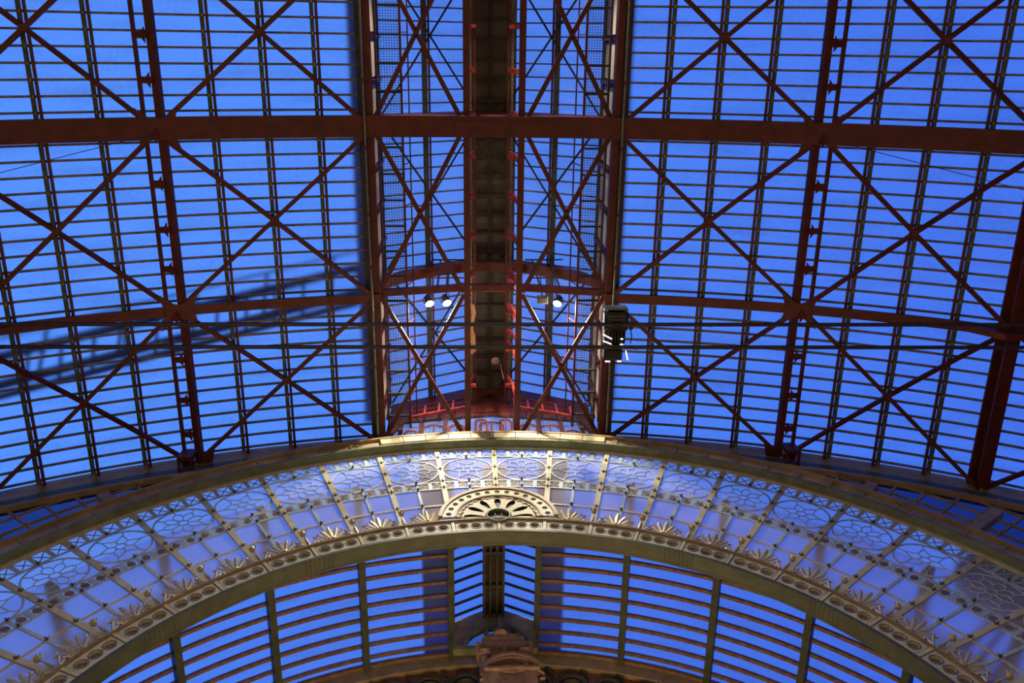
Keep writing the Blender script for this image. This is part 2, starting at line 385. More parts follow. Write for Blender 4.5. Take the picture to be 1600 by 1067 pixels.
# gusset plates on the ladder purlins
for sd in (-1, 1):
    for Yb in (YA, YB, 7.05):
        x = sd*5.23; z = BP(x, -.345)[1]; mb = MB(); sy = 1
        P = [(-.3, .28), (-.08, .12), (0, .1), (.08, .12), (.3, .28), (.2, 0), (.3, -.28), (.08, -.12), (0, -.1), (-.08, -.12), (-.3, -.28), (-.2, 0)]
        if Yb > 6: P = [(-.3, -.28), (-.08, -.12), (0, -.1), (.08, -.12), (.3, -.28), (.22, .02), (-.22, .02)]
        P = [(x-.05*sd+a*1.0, Yb+b*1.15) for a, b in P]; n = len(P); off = -.02
        mb.add([(a, b, z+off-(a-x)*x/R0) for a, b in P]+[(a, b, z+off+.015-(a-x)*x/R0) for a, b in P], [tuple(range(n)), tuple(range(2*n-1, n-1, -1))]+[(i, (i+1) % n, n+(i+1) % n, n+i) for i in range(n)])
        tag(mb.build('gusset_plate', RED, loc=(x, Yb, z)), 'bow-shaped gusset plate on the %s ladder purlin at the %s' % (SIDE[sd], {YA: 'broad plate girder', YB: 'slimmer arched rib'}.get(Yb, 'end wall cornice')), 'gusset plate')

# ------------------------------------------------------------------ lantern
for sd in (-1, 1):
    s = SIDE[sd]
    t = thing('lantern_edge_girder', (sd*2.03, 0, 14.9+EYE), 'oxblood girder along the %s edge of the raised lantern' % s, 'girder')
    mb = MB(); mb.box(sd*2.03-.055, sd*2.03+.055, YS, 6.98, 14.63+EYE, 14.67+EYE).use(1)
    for k in range(110): mb.dot((sd*1.995, YS+.1+.103*k, 14.63+EYE), (0, 0, -1), .009)
    mb.build('bottom_flange', [RED, REDB], t)
    MB().box(sd*2.03-.02, sd*2.03+.02, YS, 6.98, 14.67+EYE, 15.0+EYE).build('web', RED, t)
    tag(MB().box(*sorted((sd*2.10, sd*2.23)), YS, 7.0, 14.72+EYE, 15.0+EYE).build('edge_beam', DARK, loc=(sd*2.16, 0, 14.8+EYE)), 'sooty dark beam where the %s roof slope meets the lantern' % s, 'beam')
    mb = MB(); mb.tube([(sd*2.10, YS, 14.42+EYE), (sd*2.10, 1.0, 14.42+EYE), (sd*2.09, 4.3, 14.42+EYE), (sd*2.09, 6.72, 14.42+EYE)], .017)
    t = mb.build('conduit_pipe', GREYR, loc=(sd*2.1, 0, 14.42+EYE)); tag(t, 'thin pale conduit pipe running below the %s lantern edge' % s, 'pipe')
    for y in (-.7, .55, 1.6, 2.7, 3.6, 4.4, 5.4, 6.3): MB().box(sd*2.1-.024, sd*2.1+.024, y-.025, y+.025, 14.395+EYE, 14.45+EYE).box(sd*2.1-.01, sd*2.1+.01, y-.02, y+.02, 14.45+EYE, 14.65+EYE).build('pipe_clamp', RED, t)
    # upright side of the lantern: posts and cream louvre panels
    t = thing('clerestory', (sd*2.05, 0, 15.7+EYE), 'upright %s side of the lantern with cream boarded panels' % s, 'clerestory')
    y = YS
    while y < 6.9:
        y1 = min(y+.71, 6.95)
        MB().box(sd*2.06-.01, sd*2.06+.01, y+.07, y1-.05, 15.05+EYE, 16.3+EYE).build('cream_panel', CREAM, t)
        MB().box(sd*2.03-.03, sd*2.03+.03, y-.03, y+.03, 15.0+EYE, 16.5+EYE).build('post', RED, t)
        y += .73
    MB().box(sd*2.06-.04, sd*2.06+.04, YS, 6.98, 16.3+EYE, 16.5+EYE).build('top_rail', DARK, t)
    MB().box(sd*1.97-.015, sd*1.97+.015, YS, 6.98, 15.25+EYE, 15.36+EYE).build('inner_rail', RED, t)
    # roof parapet outside, sized to give the shaded strip on the glass
    tag(MB().box(*sorted((sd*2.08, sd*2.56)), -15, 7.3, 16.35+EYE, 16.42+EYE).build('gutter', EAVE, loc=(sd*2.3, 0, 16.4+EYE)), 'shade-blue gutter board outside the %s lantern eave' % s, 'gutter')
    # wire mesh walkway
    t = thing('mesh_walkway', (sd*1.75, 0, 15.2+EYE), 'fine wire mesh walkway along the %s side of the lantern' % s, 'walkway')
    mb = MB(); x0, x1 = sd*1.55, sd*1.96; z = 15.2+EYE
    k = 0; y = YS
    while y < 6.95: mb.seg((x0, y, z), (x1, y, z), .006, .006); y += .042
    for k in range(10): xx = x0+(x1-x0)*k/9; mb.seg((xx, YS, z), (xx, 6.95, z), .006, .006)
    mb.build('wire_mesh', GREYG, t)
    for y in [1.685+.457*k for k in range(-8, 12)]: MB().box(*sorted((x0, x1)), y-.016, y+.016, z+.0, z+.045).build('rung', DARK, t)
    MB().box(x0-.018, x0+.018, YS, 6.95, z-.03, z+.03).build('inner_rail', RED, t)
    mb = MB(); mb.seg((x0-sd*.1, YS, z+.35), (x0-sd*.1, 6.95, z+.35), .022, .03)
    for y in [-.9+.72*k for k in range(11)]: mb.seg((x0-sd*.1, y, z+.35), (x0, y, z), .016, .016)
    mb.build('handrail', RED, t)
    # riveted box girder
    t = thing('box_girder', (sd*.457, 0, 14.8+EYE), 'riveted oxblood box girder running %s of the lantern centre line' % s, 'girder')
    mb = MB(); mb.box(sd*.457-.055, sd*.457+.055, YS, 6.99, 14.75+EYE, 14.78+EYE).use(1)
    for k in range(150): mb.dot((sd*.457+sd*.02*(1 if k % 2 else 1.6), YS+.05+.077*k, 14.749+EYE), (0, 0, -1), .009)
    mb.build('bottom_flange', [RED, REDB], t)
    MB().box(sd*.457-.04, sd*.457+.04, YS, 6.99, 14.78+EYE, 15.0+EYE).build('web', RED, t)
    # inner hangers rail of central gangway
    t = thing('gangway_rail', (sd*.3, 0, 16.6+EYE), '%s inner rail of the gangway under the lantern ridge' % s, 'rail')
    MB().box(sd*.31-.025, sd*.31+.025, YS, 6.95, 16.45+EYE, 16.62+EYE).build('red_channel', RED, t)
    mb = MB(); mb.box(sd*.385-.022, sd*.385+.022, YS, 6.95, 16.55+EYE, 16.6+EYE).use(1)
    for k in range(150): mb.dot((sd*.385, YS+.05+.077*k, 16.549+EYE), (0, 0, -1), .011)
    mb.build('grey_channel', [GREYR, DARK], t)
    for y in [-1.05+.745*k for k in range(11)]:
        mb = MB(); xa, xb2 = sd*.31, sd*.44
        pts = [(sd*.47, 14.9), (sd*.46, 15.5), (sd*.42, 16.1), (sd*.33, 16.5)]
        mb.sweep([[(a-.02, y-.05, b+EYE), (a+.02, y-.05, b+EYE), (a+.02, y+.05, b+EYE), (a-.02, y+.05, b+EYE)] for a, b in pts])
        mb.box(sd*.39-.1, sd*.39+.1, y-.03, y+.03, 15.95+EYE, 16.0+EYE)
        mb.build('bracket', REDB, t)
    # lantern roof mid purlin
    xm = 1.235
    t = thing('lantern_purlin', (sd*xm, 0, zl(xm)), 'grey purlin halfway up the %s lantern glass' % s, 'purlin')
    MB().box(sd*xm-.05, sd*xm+.05, YS, 7.05, zl(xm)-.13, zl(xm)-.03).build('timber_rail', GREYG, t)
    MB().box(sd*(xm-.085)-.018, sd*(xm-.085)+.018, YS, 7.05, zl(xm)-.15, zl(xm)-.05).build('angle_bar', RED, t)
    k = 0
    for y in [1.776+.241*q for q in range(-13, 23)]:
        mb = MB(); mb.seg((sd*.36, y, zl(.36)-.03), (sd*2.1, y, zl(2.1)-.03), .026, .04)
        tag(mb.build('glazing_bar', BAR, loc=(sd*1.2, y, zl(1.2))), 'sloping bar of the %s lantern glass, %s up from its end' % (s, ORD[35-k-1] if k < 35 else 'first'), 'glazing bar', 'glazing bars of the %s lantern slope' % s); k += 1
# ridge
t = thing('ridge_deck', (0, 0, 17.3+EYE), 'dark boarded deck closing the ridge of the lantern', 'roof deck')
MB().box(-.37, .37, YS, 7.05, 17.42+EYE, 17.5+EYE).build('boarding', BROWN, t)
MB().box(-.02, .02, YS, 7.05, 17.32+EYE, 17.42+EYE).build('centre_batten', DARK, t)
for y in [-1.95+.372*q for q in range(24)]: MB().box(-.34, .34, y-.018, y+.018, 17.3+EYE, 17.36+EYE).build('cross_batten', DARK, t)
mb = MB()
for sd in (-1, 1): mb.add([(sd*.37, YS, 17.46+EYE), (sd*.5, YS, zl(.5)), (sd*.5, 7.05, zl(.5)), (sd*.37, 7.05, 17.46+EYE)], [(0, 1, 2, 3)])
mb.build('side_flashing', BROWN, t)
for k, (y, x0, x1, h) in enumerate([(4.42, -.14, .27, .07), (5.05, -.3, -.08, .05), (6.1, .1, .3, .05)]):
    if k: continue
    tag(MB().box(x0, x1, y-.045, y+.045, 15.95+EYE, 16.02+EYE).build('cross_plate', REDB, loc=(0, y, 16+EYE)), 'bright red flat plate across the gangway just past the tie beam', 'plate')
for sd in (-1, 1):
    for k, y in enumerate((4.24, 4.72, 5.25) if sd > 0 else (4.9, 5.35)):
        mb = MB(); xc = sd*.39
        mb.sweep([[(sd*.30, y-.05, 15.9+EYE+.02), (sd*.30, y+.05, 15.9+EYE+.02), (sd*.30, y+.05, 15.94+EYE), (sd*.30, y-.05, 15.94+EYE)],
                  [(sd*.40, y-.06, 15.75+EYE), (sd*.40, y+.05, 15.75+EYE), (sd*.40, y+.05, 15.78+EYE), (sd*.40, y-.06, 15.78+EYE)],
                  [(sd*.45, y-.05, 15.4+EYE), (sd*.45, y+.06, 15.4+EYE), (sd*.47, y+.06, 15.4+EYE), (sd*.47, y-.05, 15.4+EYE)]])
        tag(mb.build('curved_bracket', REDB, loc=(xc, y, 15.8+EYE)), 'curved bright red bracket %s of the ridge, %s past the tie beam' % (SIDE[sd], ORD[k]), 'bracket')
# torn fabric hanging beside the left box girder
mb = MB(); mb.sweep([[(-.40+.02*S(k), 4.5+.16*k, 15.2+EYE-.0), (-.33+.03*S(k*1.7), 4.5+.16*k, 15.2+EYE), (-.33+.03*S(k*1.7), 4.5+.16*k, 15.22+EYE), (-.40+.02*S(k), 4.5+.16*k, 15.22+EYE)] for k in range(7)])
tag(mb.build('torn_cloth', CREAM, loc=(-.37, 5, 15.2+EYE)), 'torn pale strip of cloth hanging beside the left box girder', 'cloth')
# birds nest rag
mb = MB(); mb.lathe((.1, 6.05, 16.4+EYE), [(.0, -.05), (.07, -.03), (.09, .02), (.03, .05)], 8); mb.seg((.2, 6.1, 16.4+EYE), (.27, 6.4, 16.3+EYE), .015, .015)
tag(mb.build('bird_nest', STONE, loc=(.1, 6.05, 16.4+EYE)), 'scruffy pale nest caught under the ridge deck near the end wall', 'nest')

# ------------------------------------------------------------------ hanging rail frames with floodlights
def tub(mb, a, b, r=.012): return mb.tube([a, b], r, 6)
FL = {-1: [(-1.186, 15.754, True), (-.861, 15.795, True)], 1: [(.982, 15.869, False), (1.264, 15.736, True)]}
for sd in (-1, 1):
    a, b = (-1.14, -.52) if sd < 0 else (.71, 1.47)
    t = thing('railing', ((a+b)/2, 4.1, 16.3+EYE), 'thin dark railing hung in the %s half of the lantern over the floodlights' % SIDE[sd], 'railing')
    mb = MB(); tub(mb, (a, 4.1, 17.13+EYE-.1), (b, 4.1, 17.13+EYE-.1), .016); mb.build('top_rail', DARK, t)
    mb = MB(); tub(mb, (a if sd < 0 else b, 4.1, 15.6+EYE), (b if sd < 0 else a, 4.1, 15.6+EYE), .014); mb.build('lower_rail', DARK, t)
    for x in ((-.99, -.81) if sd < 0 else (.85, 1.2)):
        mb = MB(); tub(mb, (x, 4.1, 17.03+EYE), (x, 4.1, 15.1+EYE), .018); mb.build('post', DARK, t)
lights = []
def floodlight(x, z, lit, k, sd):
    y = 4.6; z += EYE
    lab = {(-1, 0): 'lit white floodlight, leftmost in the lantern', (-1, 1): 'lit white floodlight, second from the left and nearest the ridge', (1, 0): 'unlit grey floodlight hanging right of the ridge', (1, 1): 'lit white floodlight, rightmost in the lantern'}[(sd, k)]
    t = thing('floodlight', (x, y, z), lab, 'floodlight')
    aim = Vector((.45*sd, .25, -.9)).normalized() if lit else Vector((0, 0, -1))
    aim = Vector((-.3*sd, .5, -.8)).normalized() if (lit) else aim
    q = aim.to_track_quat('Z', 'Y').to_matrix(); P0 = Vector((x, y, z))
    def T(p): return P0 + q @ Vector(p)
    mb = MB()
    if lit:
        secs = []
        for r, h in ((.03, -.13), (.06, -.11), (.075, -.02), (.085, .05), (.09, .06)):
            secs.append([T((r*Cc(2*PI*i/14), r*S(2*PI*i/14), h)) for i in range(14)])
        mb.sweep(secs); mb.build('housing', BLACK, t, smooth=False)
        mb = MB(); mb.add([T((.08*Cc(2*PI*i/14), .08*S(2*PI*i/14), .064)) for i in range(14)], [tuple(range(14))]); mb.build('lens', LAMP, t)
        L = bpy.data.lights.new('flood', 'SPOT'); L.energy = 300; L.color = (1, .93, .78); L.spot_size = 2.7; L.spot_blend = .5; L.shadow_soft_size = .05
        lo = bpy.data.objects.new('flood_lamp', L); col.objects.link(lo); lo.location = P0+aim*.12; lo.rotation_euler = (-aim).to_track_quat('Z', 'Y').to_euler()
        L = bpy.data.lights.new('glow', 'POINT'); L.energy = 14; L.color = (1, .93, .8); L.shadow_soft_size = .05  # extra point light added to brighten glass and steel near the lamp
        lo = bpy.data.objects.new('glow_fill', L); col.objects.link(lo); lo.location = P0+aim*.16+Vector((0, .05, .0))
    else:
        mb.box(x-.1, x+.1, y-.07, y+.07, z-.06, z+.05); mb.box(x-.085, x+.085, y-.055, y+.055, z-.075, z-.06); mb.build('housing', GREYR, t)
        MB().box(x-.08, x+.08, y-.05, y+.05, z-.08, z-.075).build('lens', DARK, t)
    mb = MB(); mb.tube([T((-.09, 0, 0)), T((-.1, 0, -.12)), T((0, 0, -.17)), T((.1, 0, -.12)), T((.09, 0, 0))], .008, 5); mb.build('yoke', DARK, t)
    mb = MB(); tub(mb, (x, y, z+.08), (x, 4.12, 17.02+EYE), .011); mb.build('drop_rod', DARK, t)
for sd in (-1, 1):
    for k, (x, z, lit) in enumerate(FL[sd]): floodlight(x, z, lit, k, sd)

# ------------------------------------------------------------------ lantern end wall with tracery
t = thing('window_1', (0, 7.05, 15.5+EYE), 'small traceried window closing the end of the lantern', 'window', kind='structure')
mb = MB()
for x0, x1 in ((-2.02, -1.7), (-1.7, 0), (0, 1.7), (1.7, 2.02)):
    n = 8
    for i in range(n):
        a, b = x0+(x1-x0)*i/n, x0+(x1-x0)*(i+1)/n
        def low(x): return 15.68+EYE + (.32*(1-abs(x)/1.7) if abs(x) < 1.7 else -.9*(abs(x)-1.7)/.32)
        mb.add([(a, 7.04, low(a)), (b, 7.04, low(b)), (b, 7.04, zl(b)), (a, 7.04, zl(a)), (a, 7.1, low(a)), (b, 7.1, low(b)), (b, 7.1, zl(b)), (a, 7.1, zl(a))], [(0, 1, 2, 3), (0, 4, 5, 1), (7, 6, 5, 4)])
mb.build('gable_plate', RED, t)
mb = MB(); mb.box(-2.0, 2.0, 7.02, 7.1, 14.66+EYE, 14.80+EYE); mb.build('sill', RED, t)
def arch_pts(xc, hw, z0, zs, rise, n=10): return [(xc-hw, z0)] + [(xc-hw*Cc(PI*i/n), zs+rise*S(PI*i/n)) for i in range(n+1)] + [(xc+hw, z0)]
for xc, hw, zt in ((-1.55, .12, 15.25), (-1.12, .2, 15.5), (-.68, .15, 15.5), (-.2, .11, 15.75), (0, .22, 15.62), (.28, .11, 15.75), (.72, .17, 15.5), (1.14, .2, 15.45), (1.55, .12, 15.2)):
    mb = MB(); mb.wpoly(arch_pts(xc, hw, 14.75+EYE, zt-.12+EYE, .14), .045, 7.04, 7.06)
    mb.box(xc-.012, xc+.012, 7.04, 7.06, 14.75+EYE, zt+EYE)
    mb.build('tracery_arch', REDB, t)
for x in (-1.75, -1.36, -.9, -.47, .47, .93, 1.36, 1.75):
    MB().box(x-.04, x+.04, 7.0, 7.08, 14.7+EYE, 15.75+EYE).build('pier', RED, t)
MB().add([(-2, 7.09, 14.7+EYE), (2, 7.09, 14.7+EYE), (2, 7.09, 15.9+EYE), (-2, 7.09, 15.9+EYE)], [(0, 1, 2, 3)]).build('pane', G_LANT, t)
mb = MB()
for k in range(70): mb.box(-2+k*.058, -1.994+k*.058, 6.99, 6.995, 14.7+EYE, 15.9+EYE)
for k in range(18): mb.box(-2, 2, 6.99, 6.995, 14.72+EYE+k*.065, 14.726+EYE+k*.065)
mb.build('bird_mesh', GREYG, t)
for sd in (-1, 1):
    t = thing('catwalk_railing', (sd*1.0, 6.85, 16+EYE), 'red slanting catwalk railing before the %s half of the lantern end window' % SIDE[sd], 'railing')
    a = (sd*1.58, 6.85, 15.45+EYE); b = (sd*.48, 6.85, 15.95+EYE)
    MB().seg(a, b, .05, .05).build('bottom_rail', REDB, t)
    up = Vector((0, 0, .45)); MB().seg(Vector(a)+up, Vector(b)+up, .035, .035).build('top_rail', RED, t)
    MB().seg(Vector(a)+up*.55, Vector(b)+up*.55, .02, .02).build('middle_rail', RED, t)
    for k in range(5):
        p = Vector(a).lerp(Vector(b), k/4); MB().seg(p, p+up, .04, .03, (0, 1, 0)).build('baluster', REDB, t)

# ------------------------------------------------------------------ end wall: cornice, spandrels, great arched window
def W(r, a, y): return (r*S(a), y, CZ+r*Cc(a))
def arc_sweep(mb, r0, r1, y0, y1, a0, a1, n=40):
    secs = []
    for i in range(n+1):
        a = a0+(a1-a0)*i/n; secs.append([W(r0, a, y0), W(r0, a, y1), W(r1, a, y1), W(r1, a, y0)])
    return mb.sweep(secs)
D = math.radians
AM = D(74)
for sd in (-1, 1):
    t = thing('cornice', (sd*5, 7.0, 14+EYE), 'tan and olive plate cornice closing the %s roof slope at the end wall' % SIDE[sd], 'cornice')
    vault_sweep(MB(), sd*2.06, sd*11, 7.0, 7.05, -.75, .02, 40).build('face_plate', TAN, t)
    vault_sweep(MB(), sd*2.06, sd*11, 6.90, 7.05, -.80, -.75, 40).build('bottom_moulding', TAN, t)
    vault_sweep(MB(), sd*2.06, sd*11, 6.985, 7.03, -.74, -.40, 40).build('lower_band', GREEN, t)
    for i in (1, 2, 3, 4, 5, 6, 7, 8, 9):
        a, b = BP(px_of(sd*i), -.02), BP(px_of(sd*i), -.4)
        MB().seg((a[0], 6.98, a[1]), (b[0], 6.98, b[1]), .05, .04, (0, 1, 0)).build('stiffener', TAN, t)
    # spandrel window
    t = thing('window_%d' % (2 if sd < 0 else 3), (sd*7.5, 7.0, 12+EYE), 'dark wedge-shaped spandrel window between %s cornice and great arch' % SIDE[sd], 'window', kind='structure')
    mb = MB(); n = 30
    pts = []
    for i in range(n+1):
        a = sd*(D(38)+D(36)*i/n); p = W(8.75, a, 7.0)
        q = BP(sd*(5.2+6.2*i/n), -.78)
        pts.append((p, (q[0], 7.0, q[1])))
    for (p0, q0), (p1, q1) in zip(pts, pts[1:]): mb.add([p0, p1, q1, q0], [(0, 1, 2, 3)])
    mb.build('pane', G_SPAN, t)
    def zc(x): return BP(x, -.8)[1]
    for k, x in enumerate((6.6, 8.05, 9.5)):
        x *= sd; za = CZ+math.sqrt(max(.1, 8.75**2-min(abs(x)+0, 8.7)**2)) if abs(x) < 8.7 else CZ
        xa = x*1.0
        # posts lean radially
        a = sd*D((42.5, 53, 62)[k]); p = Vector(W(8.6, a, 6.93)); d = Vector((S(a), 0, Cc(a))); L = (.75, 1.35, 2.4)[k]
        MB().seg(p, p+d*L, .17, .14, (0, 1, 0)).build('post', TAN, t)
    mb = MB()
    for k in range(14):
        a = sd*(D(39)+D(2.6)*k); p = Vector(W(8.7, a, 6.98)); d = Vector((S(a), 0, Cc(a))); q = p+d*2.6
        # stop at cornice
        for s_ in range(60):
            q = p+d*(s_*.05)
            if abs(q.x) > 11.5 or q.z > zc(q.x): break
        mb.seg(p, q, .04, .04, (0, 1, 0))
    for rr in (9.05, 9.42, 9.8, 10.2, 10.6):
        pts = []
        for k in range(60):
            a = sd*(D(36)+D(.7)*k); p = W(rr, a, 6.98)
            if abs(p[0]) < 11.3 and p[2] < zc(p[0]): pts.append((p[0], p[2]))
        if len(pts) > 2: mb.wpoly(pts, .03, 6.96, 7.0)
    mb.build('muntin_grid', TAN, t)
# great arch (outer)
t = thing('great_arch', (0, 6.85, CZ+8.5), 'tan outer arch with riveted olive soffit framing the decorated window', 'arch')
SP = arc_sweep(MB(), 8.42, 8.47, 6.72, 6.92, -AM, AM, 90); SP.use(1)
arc_sweep(MB(), 8.47, 8.80, 6.80, 6.86, -AM, AM, 90).build('web', BEIGE, t)
arc_sweep(MB(), 8.78, 8.84, 6.74, 6.90, -AM, AM, 90).build('top_moulding', TAN, t)
arc_sweep(MB(), 8.38, 8.42, 6.86, 6.91, -AM, AM, 90).build('gilt_line', CREAM, t)
mb = SP
for k in range(-300, 301):
    a = k*D(.245)
    for y, r in ((6.735, 8.419), (6.775, 8.419), (6.82, 8.419), (6.719, 8.445)): mb.dot(W(r, a, y), (-S(a), 0, -Cc(a)) if y > 6.72 else (0, -1, 0), .010)
mb.build('soffit_plate', [OLIVE, OLIVED], t)
for k in range(-21, 22):
    if abs(k+.2) < 4: continue
    a = D(3.5)*(k+.2); mb = MB(); p = Vector(W(8.47, a, 6.79)); q = Vector(W(8.78, a, 6.79)); mb.seg(p, q, .09, .03, (0, 1, 0)); mb.build('stiffener', TAN, t)
# cream shelf inside the lantern opening
t = thing('shelf_beam', (0, 6.9, 14.6+EYE), 'cream boarded ledge on top of the great arch under the lantern', 'ledge')
for k in range(-5, 5):
    a0, a1 = k*D(2.7)+.0008, (k+1)*D(2.7)-.0008
    mb = arc_sweep(MB(), 8.58, 8.84, 6.75, 6.79, a0, a1, 3); mb.build('board', CREAM, t)

# great window
t = thing('window_4', (0, 6.95, CZ+7), 'great arched window of opal glass with cream and aqua tracery', 'window', kind='structure')
GW = t; A7 = D(7.0)
KM = 10
mb = MB()
for i in range(80):
    a, b = -AM+2*AM*i/80, -AM+2*AM*(i+1)/80
    mb.add([W(5.6, a, 6.912), W(5.6, b, 6.912), W(8.45, b, 6.912), W(8.45, a, 6.912)], [(0, 1, 2, 3)])
pane = mb.build('pane', G_RING, GW)
def stud(mb, r, a, s=.055):
    c = Vector(W(r, a, 6.868)); s *= .75; u = Vector((Cc(a), 0, -S(a))); v = Vector((S(a), 0, Cc(a)))
    for k in range(4):
        d = u*Cc(PI/2*k)+v*S(PI/2*k); e = u*Cc(PI/2*k+PI/2)+v*S(PI/2*k+PI/2)
        mb.add([c-Vector((0, .0, 0)), c+d*s+e*s*.25+Vector((0, -.01, 0)), c+d*s*1.15+Vector((0, -.02, 0)), c+d*s-e*s*.25+Vector((0, -.01, 0)), c+Vector((0, .04, 0))], [(0, 1, 2), (0, 2, 3), (1, 4, 3), (1, 2, 3)])
    mb.lathe((c.x, c.y, c.z), [(.006, -.018), (.018, -.01), (.018, .02)], 7, 'y')
for k in range(-KM, KM+1):
    a = k*A7; r0 = 5.68
    if abs(k) <= 1: r0 = 6.26 if k else 6.6
    if abs(k) == 1: r0 = 6.15
    mb = MB(); mb.seg(W(r0, a, 6.89), W(8.40, a, 6.89), .085, .035, (0, 1, 0)); mu = mb.build('mullion', CREAM, GW)
    mb = MB()
    for r in (8.09, 7.655, 7.22, 7.0, 6.46):
        if r > r0: stud(mb, r, a)
    mb.build('boss', BOSS, mu)
for k in range(-KM, KM):
    a = (k+.5)*A7; r0 = 5.68
    if k in (-1, 0): r0 = 6.5
    mb = MB(); mb.seg(W(r0, a, 6.90), W(7.0, a, 6.90), .045, .02, (0, 1, 0)); mu = mb.build('glazing_bar', PALE, GW)
    mb = MB()
    for r in (8.09, 7.22, 7.0, 6.46):
        if r > r0: stud(mb, r, a, .045)
    mb.build('boss', BOSS, mu)
for r, w, nm in ((8.09, .03, 'upper_rail'), (7.22, .03, 'frieze_top_rail'), (7.0, .03, 'frieze_bottom_rail'), (6.46, .028, 'lower_rail')):
    arc_sweep(MB(), r-w/2, r+w/2, 6.893, 6.908, -AM, AM, 110).build(nm, PALE if r > 6.9 else CREAM, GW)
for k in range(-KM, KM):
    # lattice frieze of four crosses, medallion frieze of four cartouches
    mb = MB(); mm = MB(); me = MB()
    for j in range(4):
        a0 = (k+j/4)*A7; a1 = (k+(j+1)/4)*A7; e = .055/8.2
        if j: mb.seg(W(8.09, a0, 6.90), W(8.38, a0, 6.90), .06, .012, (0, 1, 0))
        mb.seg(W(8.11, a0+e*.6, 6.903), W(8.36, a1-e*.6, 6.903), .018, .008, (0, 1, 0)); mb.seg(W(8.36, a0+e*.6, 6.903), W(8.11, a1-e*.6, 6.903), .018, .008, (0, 1, 0))
        if j: mm.seg(W(7.0, a0, 6.90), W(7.22, a0, 6.90), .07 if j != 2 else .05, .012, (0, 1, 0))
        am = (a0+a1)/2; c = W(7.11, am, 0); hw = 7.11*A7/8-.045
        def L_(u, v, y): return (c[0]+u*Cc(am)+v*S(am), y, c[2]-u*S(am)+v*Cc(am))
        hole = [(.054*Cc(2*PI*i/16), .072*S(2*PI*i/16)) for i in range(16)]
        mm.sweep([[L_(p[0]*q, p[1]*q, yy) for p in hole] for q, yy in ((1.16, 6.906), (1.14, 6.899), (1.0, 6.899), (.98, 6.906))], False, False)
        me.add([L_(p[0]*.96, p[1]*.96, 6.905) for p in hole]+[L_(0, 0, 6.895)], [(i, (i+1) % 16, 16) for i in range(16)])
    mb.build('lattice_frieze', PALE, GW); o = mm.build('medallion_frieze', PALE, GW); me.build('medallion', TERRA, o)
    # rosette tracery
    am = (k+.5)*A7; c = W(7.655, am, 0); mb = MB()
    def Q(u, v): return (c[0]+u*Cc(am)+v*S(am), c[2]-u*S(am)+v*Cc(am))
    def ring(pts, w, close=True): mb.wpoly([Q(*p) for p in pts], w, 6.898, 6.908, close)
    rr = .405
    ring([(rr*1.06*Cc(2*PI*i/36), rr*S(2*PI*i/36)) for i in range(36)], .028)
    ring([(.075*Cc(2*PI*i/12), .075*S(2*PI*i/12)) for i in range(12)], .014)
    if k % 2 == 0:
        for q in range(8):
            b0 = PI/4*q+PI/8*0; h = PI/8
            ring([(.075*Cc(b0-h), .075*S(b0-h)), (.2*Cc(b0-h*.95), .2*S(b0-h*.95)), (.27*Cc(b0-h*.5), .27*S(b0-h*.5)), (.29*Cc(b0), .29*S(b0)), (.27*Cc(b0+h*.5), .27*S(b0+h*.5)), (.2*Cc(b0+h*.95), .2*S(b0+h*.95))], .013, False)
            ring([(.29*Cc(b0), .29*S(b0)), (rr*Cc(b0), rr*S(b0))], .013, False)
    else:
        for q in range(6):
            b0 = PI/3*q+PI/6; h = PI/6
            ring([(.075*Cc(b0), .075*S(b0)), (.17*Cc(b0), .17*S(b0)), (.3*Cc(b0+h), .3*S(b0+h))], .013, False)
            ring([(.17*Cc(b0), .17*S(b0)), (.3*Cc(b0-h), .3*S(b0-h)), (rr*Cc(b0-h), rr*S(b0-h))], .013, False)
    mb.build('rosette', PALE, GW)

# inner arch with portholes
t = thing('inner_arch', (0, 6.8, CZ+5.5), 'cream and olive inner arch pierced by rows of round portholes', 'arch')
YF = 6.75
for k in range(-KM, KM):
    mb = MB(); rg = []
    def tf(u, v, y): return W(5.41+v, u/5.56, y)
    for j in range(3):
        u0 = (k*A7 + A7*(.055, .355, .645)[j])*5.56; u1 = (k*A7 + A7*(.355, .645, .945)[j])*5.56
        uc = (k*A7+A7*(.22, .5, .78)[j])*5.56; r = .066
        mb.holed([(u0, .0), (u1, .0), (u1, .27), (u0, .27)], [(uc+r*Cc(2*PI*i/18), .14+r*S(2*PI*i/18)) for i in range(18)], YF, YF+.035, tf)
        secs = [[tf(uc+q*Cc(2*PI*i/18), .14+q*S(2*PI*i/18), yy) for i in range(18)] for q, yy in ((.066, YF+.01), (.069, YF-.005), (.084, YF-.006), (.09, YF))]
        rg.append(MB().sweep(secs, False, False))
    pl = mb.build('pierced_panel', CREAM, t)
    for q in rg: q.build('porthole_rim', GREYR, pl)
    mb = MB(); a = k*A7; mb.seg(W(5.40, a, YF-.004), W(5.70, a, YF-.004), .05, .012, (0, 1, 0))
    for s2 in (-.06, .06):
        for v in range(6): mb.dot(W(5.44+v*.045, a+s2/5.5, YF-.001), (0, -1, 0), .009)
    mb.build('joint_strap', CREAM, t)
arc_sweep(MB(), 5.41, 5.68, YF+.035, YF+.06, -AM, AM, 90).build('back_plate', BRONZE, t)
arc_sweep(MB(), 5.685, 5.72, YF-.03, YF+.14, -AM, AM, 90).build('top_moulding', TAN, t)
mb = arc_sweep(MB(), 5.36, 5.41, YF-.01, YF+.24, -AM, AM, 90); mb.use(1)
for k in range(-250, 251):
    a = k*D(.29)
    for y in (YF+.0, YF+.2): mb.dot(W(5.359, a, y), (-S(a), 0, -Cc(a)), .009)
    mb.dot(W(5.70, a, YF-.031), (0, -1, 0), .010)
